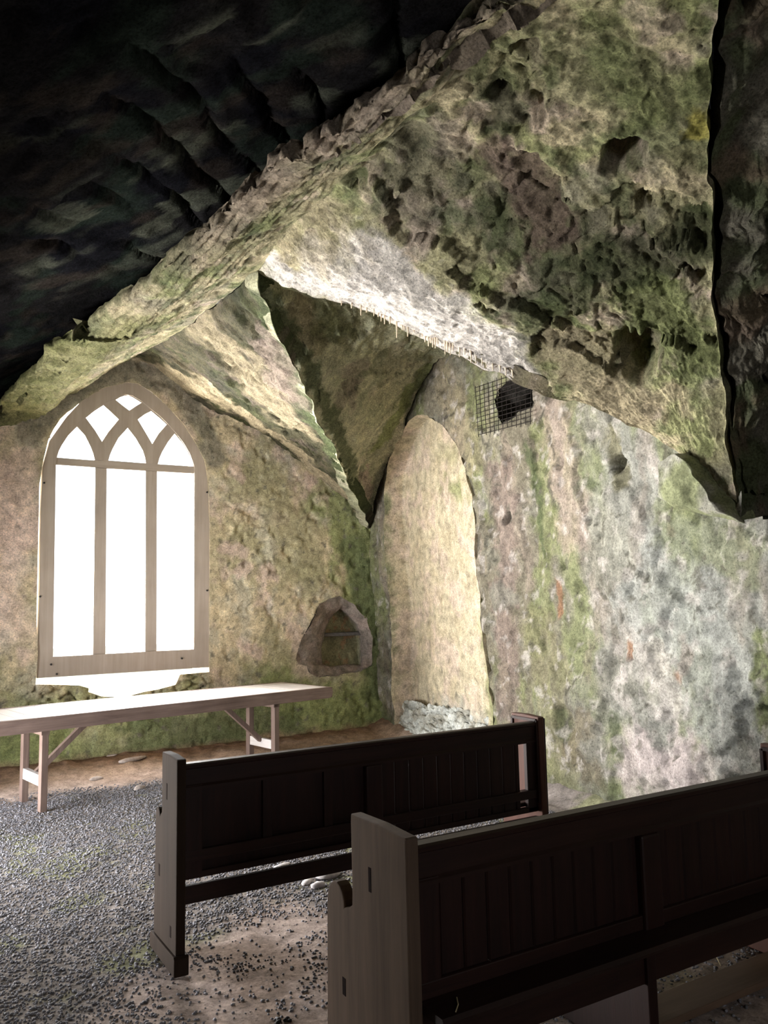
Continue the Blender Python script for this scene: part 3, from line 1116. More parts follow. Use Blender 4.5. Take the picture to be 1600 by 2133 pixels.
# dark web of the nearer bay, right of the broken plaster edge
WA2 = RW_P + RW_U * (4.85 - 1.2) * 1.0 + RW_V * 4.35 + RW_N * 0.1
S3b = S3 + RW_N * 0.42
arch2 = np.array([WA2, WA2 * 0.6 + S3b * 0.4 + np.array([0, 0, 0.45]), WA2 * 0.25 + S3b * 0.75 + np.array([0, 0, 0.42]), S3b])
g2 = groin_next + np.array([0.03, -0.03, 0.05])
S = coons(np.array([g2[0], WA2]), np.array([g2[-1], S3b]), g2, arch2, 90, 130)
web('ceiling_bay_web', S, low=0.06, mid=0.05, fine=0.012, stones=0.10, lostw=0.0, colour=dark_colour)
# strip of surviving plaster left of the crease, ending in a ragged broken lip
LP_N, LP_P = np.array([-0.35, 0, 1.0]), np.array([2.12, 0, 4.10])
lip_px = [(1080, 0), (1030, 28), (985, 62), (955, 80), (930, 108), (896, 118), (868, 146), (845, 150), (836, 170), (800, 186), (786, 212), (735, 235), (705, 268), (690, 268), (668, 290), (640, 300), (630, 320),
          (592, 332), (572, 352), (548, 392), (505, 410), (480, 440), (440, 470), (392, 506), (375, 520), (335, 556), (322, 575), (296, 596), (268, 612), (235, 642), (196, 668), (182, 696),
          (150, 700), (125, 716), (92, 728), (74, 752), (66, 780), (50, 792), (40, 812), (12, 832), (-6, 868)]
lip = on_plane(lip_px, LP_N, LP_P)
lip[:, 1] = np.minimum(lip[:, 1], 9.10)
lip = np.vstack([K2 + np.array([-0.02, 0.1, 0]), lip, [[0.2, 9.11, 3.42]]])
top_line = np.vstack([spline(ridge_near, 260)[::-1], spline(crease, 150)[1:]])
nu, nv = 420, 60
T = resample(top_line, nu)
lip_d = np.interp(T[:, 1], np.maximum.accumulate(lip[:, 1]) + np.arange(len(lip)) * 1e-5, np.arange(len(lip)))
ix = np.floor(lip_d).astype(int).clip(0, len(lip) - 2)
fr = (lip_d - ix)[:, None]
B0 = resample(lip, nu)
fa = resample(np.vstack([APEX, far_arch_l[1:5], [[0.2, 9.11, 3.42]]]), nv)
S = coons(T, B0, np.array([T[0], B0[0]]), fa, nu, nv)
v = np.linspace(0, 1, nv)[None, :, None]
jag = (0.035 * fbm(B0, 6.0, 4, 0.6, 300))[:, None]
S = S + (np.array([[-1.0, 0, -0.35]]) * jag)[:, None, :] * v ** 3
# hanging lip and the broken edge turning upward behind it
nrm_up = np.array([-0.3, 0, 1.0])
lipband = []
for t in (0.25, 0.5, 0.75, 1.0):
    lipband.append(S[:, -1] + nrm_up * 0.13 * t + np.array([0.10, 0, 0]) * t * t)
S = np.concatenate([S, np.stack(lipband, 1)], axis=1)


def lip_extra(P, c, P0, nn):
    V = np.tile(np.concatenate([np.linspace(0, 1, nv), np.ones(4)]), nu)
    hang = 0.04 * np.clip(fbm(P0, 5.0, 4, 0.6, 310) - 0.1, -0.2, 1) * smooth(0.85, 0.98, V)
    P = P - np.array([0, 0, 1.0]) * hang[:, None]
    # courses running along the vault
    q = P0[:, 0] * 17 + P0[:, 1] * 2.0 + 0.7 * fbm(P0 * np.array([1, 0.25, 1]), 3, 3, 0.5, 320)
    g = np.abs(q - np.round(q))
    P = P + nn * (0.030 * (1 - smooth(0.0, 0.35, g)) * (0.4 + blotch(P0 * np.array([1, 0.4, 1]), 3.0, -0.2, 0.3, 325)) * smooth(0.05, 0.3, V))[:, None]
    c = blend(c, BEIGE * 1.1, 0.5 * blotch(P0, 3.0, -0.2, 0.3, 330))
    c = blend(c, DKGREEN, 0.6 * blotch(P0 * np.array([1, 0.3, 1]), 6.0, 0.15, 0.5, 335))
    yel = np.array([0.20, 0.20, 0.085])
    c = blend(c, yel, 0.8 * smooth(5.6, 6.6, P0[:, 1] + 0.5 * fbm(P0, 2, 3)) * smooth(0.35, 0.7, V))
    c = blend(c, PINK * 0.85, 0.6 * (1 - smooth(4.0, 5.2, P0[:, 1])) * smooth(0.5, 0.9, V))
    return P, c


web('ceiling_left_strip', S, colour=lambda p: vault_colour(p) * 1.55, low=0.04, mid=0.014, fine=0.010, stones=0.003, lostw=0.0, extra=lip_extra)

# bare-rubble half of the vault beyond the lip, darkened to paint in its shade
Ys = np.linspace(-4.1, 9.05, 330)
Xs = np.linspace(2.2, -0.95, 110)
d = 2.2 - Xs
Zs = 4.36 - 0.26 * d - 0.075 * d * d
S = np.stack([np.repeat(Xs[None], 330, 0), np.repeat(Ys[:, None], 110, 1), Zs[None] + 0.30 * smooth(6.5, 9.0, Ys)[:, None] * (1 - smooth(0.1, 0.9, d))[None]], 2)


def shaded_rubble_colour(p):
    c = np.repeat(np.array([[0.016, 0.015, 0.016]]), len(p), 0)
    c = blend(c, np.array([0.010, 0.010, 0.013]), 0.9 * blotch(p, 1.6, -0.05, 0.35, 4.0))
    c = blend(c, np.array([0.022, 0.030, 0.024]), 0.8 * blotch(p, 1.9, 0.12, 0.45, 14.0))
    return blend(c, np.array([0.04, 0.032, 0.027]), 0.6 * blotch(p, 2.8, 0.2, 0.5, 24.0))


def rubble_extra(P, c, P0, nn):
    q = (P0[:, 1] * 0.6 - P0[:, 0] * 0.8) / 0.24 + 0.22 * fbm(P0, 1.1, 3, 0.5, 340)
    nl = dist_line(P0, lip[::2])
    near = (1 - smooth(0.5, 1.3, nl + 0.3 * fbm(P0, 1.4, 3, 0.5, 345))) * (1 - smooth(5.0, 6.5, P0[:, 1]))
    k = np.round(q)
    g = np.abs(q - k)
    h = perlin(np.stack([k * 3.7, (P0[:, 0] + P0[:, 1]) * 0.45, k * 0], 1))
    P = P + nn * (0.06 * (1 - smooth(0.02, 0.12, g)) * smooth(0.0, 0.3, h + 0.15) * near + 0.015 * h * near)[:, None]
    blk = blotch(np.stack([k * 2.3, (P0[:, 0] + P0[:, 1]) * 1.4, k], 1), 1.0, 0.1, 0.4, 350)
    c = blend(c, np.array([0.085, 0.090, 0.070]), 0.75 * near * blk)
    c = c * 0.62 + (c * 0.55) * near[:, None]  # the painted shade deepens away from the lip
    return P, c


web('ceiling_left_web', S, low=0.05, mid=0.010, fine=0.004, stones=0.004, lostw=0.02, colour=shaded_rubble_colour, extra=rubble_extra, mat=M_SHADEDROCK)
# nearer bay behind the viewer's shoulder, right half
Ys2 = np.linspace(-4.1, 1.6, 60)
Xs2 = np.linspace(2.1, 5.2, 60)
d2 = Xs2 - 2.1
S = np.stack([np.repeat(Xs2[None], 60, 0), np.repeat(Ys2[:, None], 60, 1), np.repeat((4.30 - 0.16 * d2 - 0.03 * d2 * d2)[None], 60, 0)], 2)
web('ceiling_rear_web', S, stones=0.05, colour=dark_colour)

# ---------------------------------------------------------------- left wall with doorway, back wall
LO = np.array([-0.75, -4.2, -0.15])
door = [(9.3, 0.1), (9.3, 1.5), (9.55, 1.95), (10.0, 2.3), (10.45, 2.44), (10.9, 2.3), (11.35, 1.95), (11.6, 1.5), (11.6, 0.1)]


def side_colour(p):
    c = np.repeat((BEIGE * 0.6)[None], len(p), 0)
    c = blend(c, OLIVE, 0.7 * blotch(p, 1.7, -0.2, 0.4, 2.0))
    return blend(c, SLATE, 0.6 * blotch(p, 2.5, 0.1, 0.5, 12.0))


wall_rect('wall_left', LO, np.array([0, 1.0, 0]), np.array([0, 0, 1.0]), 13.3, 4.2, 0.05, (-1, 0, 0), [door], M_PLASTER, side_colour)
d0 = np.array([LO + np.array([0, a, b_]) for a, b_ in door])
reveal('door_1', [d0, d0 + np.array([-0.7, 0, 0])], M_PLASTER, side_colour, fill=False, n=120)
wall_rect('wall_back', np.array([-0.9, -4.0, -0.15]), np.array([1.0, 0, 0]), np.array([0, 0, 1.0]), 6.2, 4.8, 0.08, (0, -1, 0),
          [[(1.5, 1.5), (1.5, 3.0), (2.1, 3.6), (2.7, 3.0), (2.7, 1.5)]], M_PLASTER, side_colour)  # opening added to admit the rear fill lamp

leak_shell = MB()  # unseen shell added to block sky light leaking through vault cracks
leak_shell.box(-2.0, 6.6, -4.9, 9.95, 5.25, 5.5)
leak_shell.box(6.2, 6.6, -4.9, 9.95, -0.2, 5.3)
leak_shell.box(-2.0, 6.6, 9.75, 9.95, 4.55, 5.3)
leak_shell.box(-2.0, -1.4, -4.9, 9.95, 2.75, 5.3)
leak_shell.box(-2.0, 6.6, -4.9, -4.7, 3.7, 5.3)
leak_shell.box(3.25, 6.6, 9.42, 9.74, -0.2, 4.6)
leak_shell.box(-2.0, 0.95, 9.42, 9.74, -0.2, 4.6)
tag(leak_shell.build('leak_shell', plain_material('leak_shell_dark', (0.05, 0.05, 0.055))), kind='structure')

# ---------------------------------------------------------------- floor
nx, ny = 330, 660
fx, fy = np.linspace(-1.0, 5.6, nx), np.linspace(-4.2, 9.25, ny)
X, Y = np.meshgrid(fx, fy, indexing='ij')
P0 = np.stack([X.ravel(), Y.ravel(), np.zeros(nx * ny)], 1)


def floor_z(p):
    q = np.stack([p[:, 0], p[:, 1], np.zeros(len(p))], 1)
    z = 0.010 * fbm(q, 1.3, 3, 0.5, 400) - 0.004
    bank = smooth(7.9, 9.0, q[:, 1] + 0.25 * fbm(q, 1.2, 2, 0.5, 410))
    z = z + 0.11 * bank + 0.03 * bank * np.maximum(0, fbm(q, 5, 3, 0.5, 420))
    z = z + 0.10 * smooth(4.55, 4.85, q[:, 0] - 0.115 * (q[:, 1] - 4.85)) * smooth(4.0, 4.5, q[:, 1])
    return z


def gravel_mask(p):
    """1 where gravel covers the floor, 0 on the bare trodden earth"""
    q = np.stack([p[:, 0], p[:, 1], np.zeros(len(p))], 1)
    w = 0.45 * fbm(q, 1.3, 4, 0.55, 430)
    bare = smooth(0.35, -0.15, np.hypot((q[:, 0] - 1.85) / 0.85, (q[:, 1] - 3.55) / 0.75) - 1 + w)
    bare2 = smooth(0.3, -0.1, np.hypot((q[:, 0] - 1.1) / 0.5, (q[:, 1] - 3.3) / 0.4) - 1 + w)
    bank = smooth(7.75, 8.15, q[:, 1] + 0.5 * w)
    near = smooth(3.0, 2.2, q[:, 1] + 0.6 * w) * smooth(1.2, 1.6, q[:, 0])
    return (1 - np.maximum(bare, 0.7 * bare2)) * (1 - bank) * (1 - 0.8 * near)


P = P0.copy()
P[:, 2] = floor_z(P0) + 0.004 * fbm(P0, 14, 3, 0.6, 440)
gm = gravel_mask(P0)
c = np.repeat(np.array([[0.43, 0.34, 0.30]]), len(P0), 0)
c = blend(c, np.array([0.26, 0.19, 0.15]), 0.7 * blotch(P0, 1.8, 0.0, 0.5, 450))
c = blend(c, np.array([0.22, 0.20, 0.19]), 0.85 * gm)
c = blend(c, np.array([0.22, 0.24, 0.10]), 0.6 * gm * blotch(P0, 1.6, 0.15, 0.5, 460))
c = blend(c, np.array([0.30, 0.215, 0.16]), smooth(8.0, 8.5, P0[:, 1]))
c = blend(c, np.array([0.20, 0.12, 0.08]), smooth(8.55, 8.9, P0[:, 1] + 0.1 * fbm(P0, 3, 3)) * 0.8)
structure('floor', P, grid_faces(nx, ny), M_EARTH, c)

# ---------------------------------------------------------------- outside
gp = MB()
gp.box(-14, 18, 9.85, 40, -0.6, -0.1)
gp.box(-14, -1.5, -6, 9.85, -0.6, -0.1)
go = gp.build('ground_outside', M_GRASS)
go['kind'] = 'structure'

# ================================================================== window frame
WY0, WY1 = FAR_Y + 0.04, FAR_Y + 0.13
win = thing('window_1', None, None)
win['kind'] = 'structure'


def far2(px):
    return [(a[0], a[2]) for a in on_far(px)]


def flat_solid(name, outline, holes, mat, parent, y0=WY0, y1=WY1):
    from mathutils.geometry import delaunay_2d_cdt
    vs, es, k = [], [], 0
    for loop in [outline] + holes:
        n = len(loop)
        vs += [Vector(p) for p in loop]
        es += [(k + i, k + (i + 1) % n) for i in range(n)]
        k += n
    V2, E2, F2, _, _, _ = delaunay_2d_cdt(vs, es, [], 0, 1e-5)
    keep = []
    for f in F2:
        cx = sum(V2[i][0] for i in f) / len(f)
        cy = sum(V2[i][1] for i in f) / len(f)
        cx, cy = np.array([cx]), np.array([cy])
        if in_poly(cx, cy, outline)[0] and not any(in_poly(cx, cy, h)[0] for h in holes):
            keep.append(tuple(f))
    n = len(V2)
    verts = [(v[0], y0, v[1]) for v in V2] + [(v[0], y1, v[1]) for v in V2]
    faces = []
    cnt = {}
    for f in keep:
        for i in range(len(f)):
            e = (f[i], f[(i + 1) % len(f)])
            cnt[e] = True
        faces.append(tuple(f))
        faces.append(tuple(i + n for i in f[::-1]))
    for a, b_ in cnt:
        if (b_, a) not in cnt:
            faces.append((a, a + n, b_ + n, b_))
    mb = MB()
    mb.add(verts, faces)
    return mb.build(name, mat, parent)


L_arch = [(342, 662), (354, 622), (370, 590), (410, 530), (462, 478), (510, 530), (545, 600), (560, 640), (570, 680)]
M_arch = [(650, 680), (660, 645), (675, 610), (710, 545), (765, 485), (815, 550), (855, 620), (868, 660), (875, 697)]
R_arch = [(945, 702), (955, 665), (970, 630), (1005, 570), (1045, 520), (1095, 580), (1130, 640), (1146, 680), (1158, 715)]
D1 = [(515, 425), (565, 385), (620, 350), (665, 390), (712, 435), (650, 510), (612, 568), (570, 500)]
D2 = [(825, 435), (865, 405), (905, 385), (950, 422), (998, 465), (950, 520), (912, 582), (870, 510)]
D3 = [(693, 318), (718, 303), (745, 293), (768, 292), (790, 300), (848, 335), (812, 357), (775, 382), (735, 352)]
lights = {'L': [(335, 705), (572, 722), (558, 1840), (318, 1852)], 'M': [(640, 728), (873, 742), (870, 1822), (632, 1835)], 'R': [(940, 745), (1160, 757), (1158, 1808), (937, 1818)]}
inner = [(318, 1852), (335, 705), (340, 668), (352, 615), (378, 560), (415, 505), (455, 465), (510, 420), (560, 380), (620, 342), (690, 310), (740, 287), (790, 293),
         (850, 330), (908, 378), (960, 420), (1003, 463), (1050, 515), (1098, 578), (1134, 640), (1160, 712), (1161, 757), (1158, 1808)]
fo = flat_solid('outer_frame', far2(frame_outer_px), [far2(Z(inner + [(937, 1818), (870, 1822), (632, 1835), (558, 1840)]))], M_FRAME, win, WY0 - 0.015, WY1)
m1 = flat_solid('mullion', far2(Z([(572, 720), (640, 726), (632, 1840), (558, 1845)])), [], M_FRAME, win)
m2 = flat_solid('mullion', far2(Z([(873, 740), (940, 743), (937, 1825), (870, 1828)])), [], M_FRAME, win)
flat_solid('transom', far2(Z([(336, 662), (570, 680), (650, 681), (875, 697), (945, 702), (1162, 716), (1163, 758), (940, 745), (873, 742), (640, 728), (572, 722), (332, 705)])), [],
           wood_material('bleached_rail_wood', (0.27, 0.22, 0.18), (0.38, 0.32, 0.27), axis=0, rough=0.75, scale=10), win)
trac = [(336, 662), (350, 612), (376, 558), (413, 503), (453, 463), (508, 418), (558, 378), (618, 340), (690, 306), (740, 283), (790, 289),
        (852, 326), (910, 374), (962, 416), (1005, 459), (1053, 511), (1101, 575), (1137, 638), (1162, 715)]
flat_solid('tracery', far2(Z(trac)), [far2(Z(h)) for h in (L_arch, M_arch, R_arch, D1, D2, D3)], M_FRAME, win)
gp = MB()
for h in (lights['L'], lights['M'], lights['R'], L_arch, M_arch, R_arch, D1, D2, D3):
    pts = [(a, WY1 - 0.02, b_) for a, b_ in far2(Z(h))]
    gp.add(pts, [tuple(range(len(pts)))])
gp.build('pane', M_GLASS, win)
for x, y in ((264, 815), (240, 1493), (1236, 871), (1236, 1457), (340, 1955), (306, 1898), (1086, 1862)):
    a = on_far(Z([(x, y)]))[0]
    mb = MB()
    mb.tube([(a[0], WY0 - 0.030, a[2]), (a[0], WY0 + 0.01, a[2])], 0.011, 8)
    mb.build('bolt', M_IRON, win)

# ================================================================== table
t_o = np.array([0.69, 7.24])
ang = math.atan2(0.61, 3.29)
tab = thing('trestle_table', 'long weathered wooden trestle table below the arched window', 'table', (t_o[0], t_o[1], 0), ang)
X0, X1, TW = -0.62, 3.36, 0.92
nb = 30
bw = (X1 - 0.03 - X0) / nb
for k in range(nb):
    mb = MB()
    a, b_ = X0 + k * bw, X0 + (k + 1) * bw - 0.004
    mb.box(a, b_, 0.03, TW, 0.735, 0.768 + 0.0015 * random.random(), 0.003)
    mb.build('top_board', M_TABTOP, tab)
mb = MB()
poly = [(X0, 0.655), (X1 - 0.05, 0.655), (X1 - 0.02, 0.668), (X1, 0.70), (X1 + 0.002, 0.735), (X1 - 0.012, 0.765), (X1 - 0.04, 0.772), (X0, 0.772)]
mb.prism(poly, 'y', -0.005, 0.035, 0.004)
mb.build('front_apron', M_TABLE, tab)
mb = MB()
mb.prism(poly, 'y', TW - 0.01, TW + 0.03, 0.004)
mb.build('back_apron', M_TABLE, tab)
mb = MB()
mb.box(X1 - 0.05, X1, 0.0, TW, 0.66, 0.769, 0.006)
mb.build('end_rail', M_TABLEV, tab)


def trestle(x, s):
    for y0 in (0.02, 0.50):
        mb = MB()
        mb.box(x - 0.028, x + 0.028, y0, y0 + 0.07, 0.0, 0.70, 0.004)
        mb.build('leg', M_TABLEV, tab)
    mb = MB()
    mb.box(x - 0.022, x + 0.022, 0.06, 0.54, 0.20, 0.29, 0.003)
    mb.build('cross_rail', M_TABTOP, tab)  # pale top wood here stands in for bright light on the rail
    mb = MB()
    mb.box(x - 0.035, x + 0.035, 0.02, 0.60, 0.62, 0.735, 0.003)
    mb.build('top_rail', M_TABLEV, tab)
    mb = MB()
    mb.bar((x + s * 0.02, 0.30, 0.27), (x + s * 0.55, 0.30, 0.74), 0.05, 0.045)
    mb.build('brace', M_TABLEV, tab)


trestle(0.37, 1)
trestle(2.66, -1)


# ================================================================== pews
def end_panel(dt, df, h):
    p = [(0.0, 0.0), (-0.004, 0.30), (0.0, h - 0.003), (0.01, h), (dt * 0.5, h + 0.006), (dt, h + 0.002), (dt + 0.003, h - 0.02),
         (dt + 0.0, 0.70), (dt + 0.002, 0.665), (dt + 0.02, 0.652), (dt + (df - dt) * 0.30, 0.640)]
    r = (df - dt) * 0.36
    cx, cz = df - r, 0.625
    for k in range(9):
        a = math.radians(155 - k * 155 / 8)
        p.append((cx + r * math.cos(a), cz + r * 1.25 * math.sin(a)))
    p += [(df + 0.003, 0.56), (df + 0.008, 0.30), (df + 0.02, 0.0)]
    return p


def build_pew(label, x, y, Lp, dt, df, h, near):
    root = thing('pew', label, 'pew', (x, y, 0), 0.0, 'carved dark wooden pews')
    th = 0.045
    outl = end_panel(dt, df, h)
    for k, xa in enumerate((0.0, Lp - th)):
        e = MB()
        e.prism(outl, 'x', xa, xa + th, 0.006)
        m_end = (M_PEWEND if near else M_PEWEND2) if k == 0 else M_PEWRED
        eo = e.build('end_panel', m_end, root)
        p = MB()
        p.prism([(-0.018, 0.0), (df + 0.04, 0.0), (df + 0.038, 0.06), (df + 0.028, 0.075), (-0.008, 0.085), (-0.018, 0.075)], 'x', xa - 0.012, xa + th + 0.012, 0.004)
        p.build('plinth', m_end, eo)
        if k == 0:
            for yy, zz, w, hh in ((dt * 0.62, 0.74, 0.016, 0.075), (df * 0.75, 0.36, 0.022, 0.055), (df * 0.2, 0.14, 0.02, 0.05)):
                m = MB()
                m.box(xa - 0.0012, xa + 0.01, yy, yy + w, zz, zz + hh)
                m.build('tenon', M_TENON, eo)
        else:   # raised moulding on the inner face
            m = MB()
            for a, b_ in (((0.015, h - 0.02), (dt - 0.012, h - 0.02)), ((0.015, 0.45), (0.015, h - 0.02)), ((dt - 0.012, 0.70), (dt - 0.012, h - 0.02))):
                m.bar((xa - 0.004, a[0], a[1]), (xa - 0.004, b_[0], b_[1]), 0.016, 0.016, up=(1, 0, 0))
            m.build('moulding', M_PEWV, eo)
            m = MB()
            m.box(xa + th, xa + th + 0.012, 0.004, 0.02, 0.08, h - 0.01, 0.003)
            m.build('edge_bead', M_PEWV, eo)
    a, b_ = th, Lp - th
    r = MB()
    r.prism([(0.018, 0.80), (0.018, 0.812), (0.028, 0.822), (0.028, 0.893), (0.014, 0.900), (0.012, 0.915), (0.022, 0.921), (0.066, 0.921), (0.078, 0.912), (0.072, 0.80)], 'x', a, b_)
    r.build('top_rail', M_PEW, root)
    gap = 0.125 if not near else 0.0
    r = MB()
    r.box(a, b_, 0.02, 0.07, 0.475, 0.525, 0.004)
    r.box(a, b_, 0.03, 0.06, 0.395, 0.425, 0.003)
    r.build('bottom_rail', M_PEW, root)
    # boarding with V joints
    bo = MB()
    x_ = a if near else 1.11
    w = 0.093
    if not near:
        bo.box(a, 1.11, 0.047, 0.056, 0.41, 0.83)
    end = b_ - gap
    while x_ < end - 0.01:
        xe = min(x_ + w, end)
        bo.prism([(x_ + 0.001, 0.0445), (x_ + 0.007, 0.038), (xe - 0.007, 0.038), (xe - 0.001, 0.0445), (xe - 0.001, 0.056), (x_ + 0.001, 0.056)], 'z', 0.41, 0.83)
        x_ = xe
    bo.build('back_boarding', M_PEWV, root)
    st = MB()
    st.box(a, a + 0.085, 0.022, 0.066, 0.40, 0.82, 0.003)
    st.build('stile', M_PEWV, root)
    if not near:
        st = MB()
        st.box(b_ - 0.075, b_, 0.030, 0.060, 0.40, 0.82, 0.003)
        st.build('stile', M_PEWV, root)
    if not near:
        for xm in (0.435, 0.77):
            m = MB()
            m.box(xm, xm + 0.05, 0.026, 0.06, 0.52, 0.81, 0.006)
            m.build('muntin', M_PEWV, root)
    cp = MB()
    cx = 1.01 if not near else 1.00
    cp.box(cx, cx + 0.10, 0.006, 0.066, 0.42, 0.80, 0.01)
    cp.build('centre_post', M_PEWV, root)
    s = MB()
    s.box(a, b_, 0.06, df - 0.03, 0.425, 0.45, 0.006)
    s.build('seat', M_PEW, root)
    s = MB()
    s.box(a, b_, 0.035, 0.06, 0.285, 0.365 if not near else 0.43, 0.003)
    s.build('stretcher', M_PEW, root)
    if near:
        s = MB()
        s.prism([(-0.10, 0.452), (-0.108, 0.466), (-0.10, 0.478), (0.03, 0.478), (0.03, 0.452)], 'x', a, b_)
        s.build('book_shelf', M_PEW, root)
        s = MB()
        s.prism([(0.02, 0.0), (df - 0.06, 0.0), (df - 0.09, 0.43), (0.02, 0.43)], 'x', cx + 0.01, cx + 0.055, 0.004)
        s.build('centre_support', M_PEWV, root)
    return root


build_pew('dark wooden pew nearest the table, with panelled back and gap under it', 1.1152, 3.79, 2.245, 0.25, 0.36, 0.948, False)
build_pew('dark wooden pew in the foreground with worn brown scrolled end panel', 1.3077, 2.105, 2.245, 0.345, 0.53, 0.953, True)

# kneeler board lying behind the near pew
kb = MB()
kb.box(0, 1.08, 0, 0.17, 0.0, 0.03, 0.004)
o = kb.build('kneeler_board', wood_material('kneeler_wood', (0.09, 0.055, 0.035), (0.16, 0.10, 0.065), axis=0, rough=0.7))
o.location = (2.40, 2.28, 0.006)
tag(o, 'pale brown kneeler board lying on the floor under the foreground pew', 'kneeler')

# ================================================================== grate
gr = thing('wire_grate', 'rusty square wire mesh over the dark hole in the right wall', 'grate')
gx = np.linspace(0, 1, 13)
gz = np.linspace(0, 1, 12)
q = on_right([(997, 808), (1112, 770), (1112, 878), (1003, 906)]) - RW_N * 0.035
for k, t in enumerate(gx):
    a = q[0] * (1 - t) + q[1] * t
    b_ = q[3] * (1 - t) + q[2] * t
    mb = MB()
    e = (a - b_) / np.linalg.norm(a - b_)
    mb.tube([b_ - e * random.uniform(0, 0.03), (a + b_) / 2 + RW_N * random.uniform(-0.006, 0.006), a + e * random.uniform(0, 0.03)], 0.0032, 5)
    mb.build('wire', M_WIRE, gr)
for k, t in enumerate(gz):
    a = q[0] * (1 - t) + q[3] * t
    b_ = q[1] * (1 - t) + q[2] * t
    mb = MB()
    e = (b_ - a) / np.linalg.norm(a - b_)
    mb.tube([a - e * random.uniform(0, 0.03), (a + b_) / 2 + RW_N * random.uniform(-0.006, 0.006), b_ + e * random.uniform(0, 0.03)], 0.0032, 5)
    mb.build('wire', M_WIRE, gr)

# ================================================================== stalactites along the lit groin
drips = [(752, 642, 17), (779, 651, 9), (788, 653, 9), (794, 655, 16), (801, 659, 18), (812, 664, 12), (826, 672, 34), (838, 677, 12), (842, 679, 10), (849, 682, 21),
         (879, 696, 6), (885, 699, 15), (892, 703, 20), (897, 704, 12), (901, 707, 18), (906, 709, 18), (911, 711, 8), (926, 717, 22), (931, 719, 16), (937, 721, 20), (943, 724, 8),
         (956, 730, 15), (967, 735, 6), (980, 743, 14), (990, 748, 10), (1003, 754, 8), (1012, 758, 6), (1025, 764, 9), (1040, 770, 6), (712, 632, 6), (733, 638, 6), (764, 646, 6),
         (1052, 775, 8), (1066, 781, 6), (862, 688, 7)]
for k, (x, y, l) in enumerate(drips):
    a = on_vertical([(x, y - 2)], K, S2)[0]
    a = a - np.array([0.02, 0.03, -0.015])
    dist = np.linalg.norm(a - EYE)
    ln = l * dist / FPX + 0.03
    mb = MB()
    r0 = 0.007 + 0.004 * random.random()
    mb.tube([(0, 0, 0.03), (0, 0, 0.0), (0.002, 0, -ln * 0.5), (0.001, 0.001, -ln * 0.95), (0, 0, -ln)], [r0 * 1.5, r0, r0 * 0.6, r0 * 0.4, 0.001], 7)
    o = mb.build('stalactite', M_DRIP, None, True)
    o.location = a
    tag(o, 'thin pale stalactite hanging from the lit vault edge above the lancet niche', 'stalactite', 'stalactites along the vault edge')


# ================================================================== loose stones and litter
def pebble(name, seed, mat, sx, sy, sz, sub=2):
    import bmesh
    bm = bmesh.new()
    bmesh.ops.create_icosphere(bm, subdivisions=sub, radius=1.0)
    V = np.array([v.co[:] for v in bm.verts])
    k = 1 + 0.35 * fbm(V + seed * 7.7, 0.9, 3, 0.5)
    V = V * k[:, None] * np.array([sx, sy, sz])
    F = [[v.index for v in f.verts] for f in bm.faces]
    bm.free()
    return raw_mesh(name, V, F, mat, True)


def floor_at(x, y):
    return float(floor_z(np.array([[x, y, 0.0]]))[0])


def on_floor(px):
    return on_plane([px], (0, 0, 1), (0, 0, 0))[0]


for px, s, lab in (((683, 1826), (0.085, 0.05, 0.02), 'largest flat whitish stone on the floor behind the foreground pew'),
                   ((662, 1848), (0.05, 0.035, 0.02), 'small rounded whitish stone beside the largest flat pale stone'),
                   ((705, 1845), (0.09, 0.03, 0.012), 'long thin whitish stone sliver pointing to the pew scroll'),
                   ((640, 1838), (0.06, 0.03, 0.012), 'low whitish stone leftmost of the pale stones behind the pew scroll'),
                   ((588, 1803), (0.06, 0.03, 0.01), 'pale flat stone seen in the gap under the panelled pew')):
    a = on_floor(px)
    o = link('pale_stone', pebble('pale_stone', px[0] * 0.1, M_STONE, *s))
    o.location = (a[0], a[1], floor_at(a[0], a[1]) + s[2] * 0.6)
    o.rotation_euler = (0, 0, random.random() * 0.8)
    tag(o, lab, 'stone', 'pale stones on the floor')
for px, s, lab in (((275, 1597), (0.16, 0.05, 0.025), 'flat slab stone embedded in the bright earth bank under the table'),
                   ((202, 1622), (0.07, 0.03, 0.02), 'small dark-edged stone in the earth bank left of the flat slab'),
                   ((233, 1590), (0.06, 0.025, 0.012), 'thin stone flake behind the flat slab in the earth bank'),
                   ((292, 1636), (0.06, 0.035, 0.03), 'grey lump of stone at the foot of the earth bank by the pew end')):
    a = on_plane([px], (0, 0, 1), (0, 0, 0.03))[0]
    o = link('bank_stone', pebble('bank_stone', px[0] * 0.13, plain_material('bank_slate', (0.42, 0.36, 0.33)), *s))
    o.location = (a[0], a[1], floor_at(a[0], a[1]) + s[2] * 0.3)
    o.rotation_euler = (0, 0, random.random() * 0.8)
    tag(o, lab, 'stone', 'stones in the earth bank')

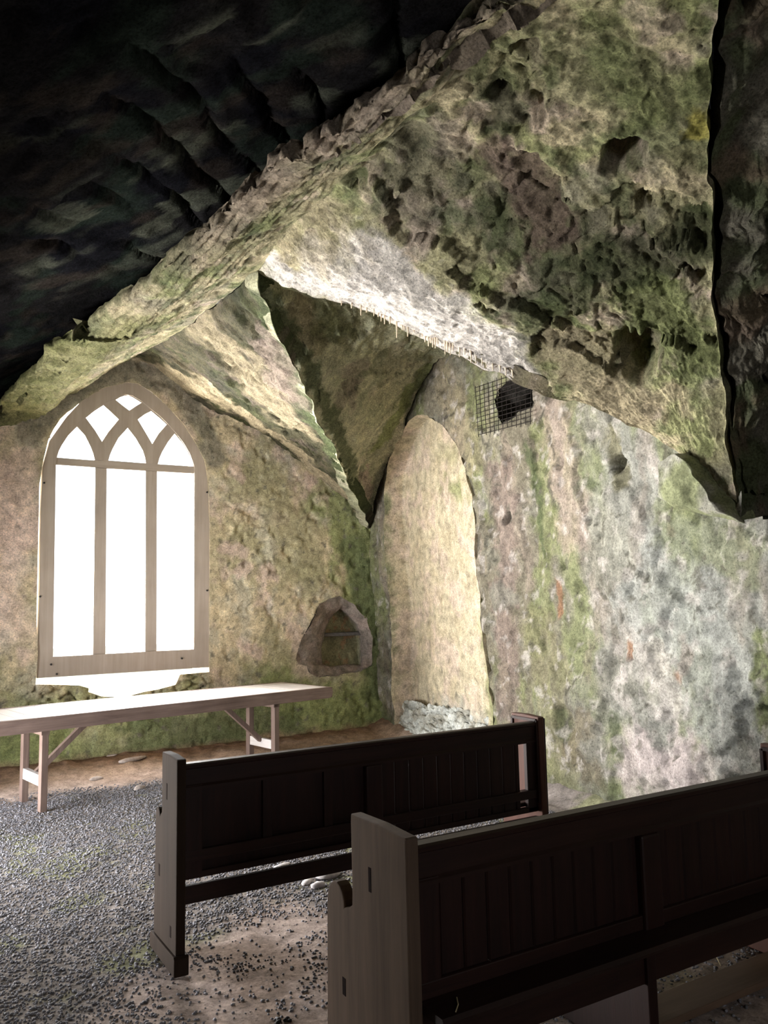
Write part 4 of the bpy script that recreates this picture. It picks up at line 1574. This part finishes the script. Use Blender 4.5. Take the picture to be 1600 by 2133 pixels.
# dark pellets on the bare earth: one by one near the viewer, the rest as gravel
pel = [pebble('dark_pellet', k, M_PELLET, 0.0095, 0.008, 0.007, 1) for k in range(4)]
cand = np.stack([rng.uniform(0.5, 3.2, 15000), rng.uniform(2.7, 5.0, 15000), np.zeros(15000)], 1)
clump = blotch(cand, 2.6, -0.15, 0.45, 500)
okp = (gravel_mask(cand) < 0.55) & (rng.random(15000) < 0.10 + 0.75 * clump)
cand = cand[okp]
cand = cand[np.argsort(np.hypot(cand[:, 0], cand[:, 1]))]
zc = floor_z(cand)
for k in range(min(300, len(cand))):
    o = link('dark_pellet', pel[k % 4])
    s = 0.8 + 0.7 * random.random()
    o.scale = (s, s, s)
    o.location = (cand[k, 0], cand[k, 1], zc[k] + 0.005 * s)
    o.rotation_euler = (random.random() * 0.5, random.random() * 0.5, random.random() * 6.28)
    tag(o, 'small dark round pellet scattered on the pale bare earth around the pews', 'pellet', 'dark pellets on the bare earth')
rest = cand[300:]

# gravel: too many to count
ico = pebble('gravel_proto', 3.3, None, 1, 1, 0.75, 1)
pv = np.empty(len(ico.vertices) * 3, np.float32)
ico.vertices.foreach_get('co', pv)
pv = pv.reshape(-1, 3)
pf_ = np.array([list(p.vertices) for p in ico.polygons])
bpy.data.meshes.remove(ico)
ng = 130000
ga = rng.random(ng)
gpos = np.stack([rng.uniform(-0.6, 4.6, ng), 2.2 + 5.9 * ga ** 0.9, np.zeros(ng)], 1)
gk = gravel_mask(gpos)
gpos = gpos[rng.random(ng) < gk * 0.95]
gpos = gpos[(gpos[:, 0] > 0.07 * gpos[:, 1] - 0.25) & (gpos[:, 0] < 4.45 + 0.115 * (gpos[:, 1] - 4.85))]
gpos = np.vstack([gpos, rest])
n = len(gpos)
sz = rng.uniform(0.0035, 0.0085, n)
th = rng.uniform(0, 6.28, n)
gpos[:, 2] = floor_z(gpos) + sz * 0.35
cs, sn = np.cos(th), np.sin(th)
st = rng.uniform(0.7, 1.5, n)
V = np.empty((n, len(pv), 3), np.float32)
vx, vy = pv[None, :, 0] * st[:, None], pv[None, :, 1]
V[:, :, 0] = gpos[:, None, 0] + sz[:, None] * (vx * cs[:, None] - vy * sn[:, None])
V[:, :, 1] = gpos[:, None, 1] + sz[:, None] * (vx * sn[:, None] + vy * cs[:, None])
V[:, :, 2] = gpos[:, None, 2] + sz[:, None] * pv[None, :, 2]
Fg = (pf_[None] + (np.arange(n) * len(pv))[:, None, None]).reshape(-1, 3)
go = link('gravel', raw_mesh('gravel', V.reshape(-1, 3), Fg, M_GRAVEL, True))
tag(go, 'loose dark grey gravel strewn over the chapel floor', 'gravel', kind='stuff')

# straws
for a, b_, lab in (((1484, 1984), (1502, 2016), 'thin pale straw lying on the dark floor under the foreground pew'),):
    p, q_ = on_floor(a), on_floor(b_)
    mb = MB()
    mb.tube([(p[0], p[1], 0.008), ((p[0] + q_[0]) / 2, (p[1] + q_[1]) / 2, 0.014), (q_[0], q_[1], 0.008)], 0.0018, 5)
    tag(mb.build('straw', M_STRAW), lab, 'straw')
a = np.array([1.3077 + 0.10, 2.105 - 0.09, 0.481])
mb = MB()
mb.tube([a, a + np.array([0.03, 0.03, 0.0]), a + np.array([0.05, 0.065, 0.001])][::-1], 0.002, 5)
tag(mb.build('straw', M_STRAW), 'short pale straw on the book shelf of the foreground pew', 'straw')
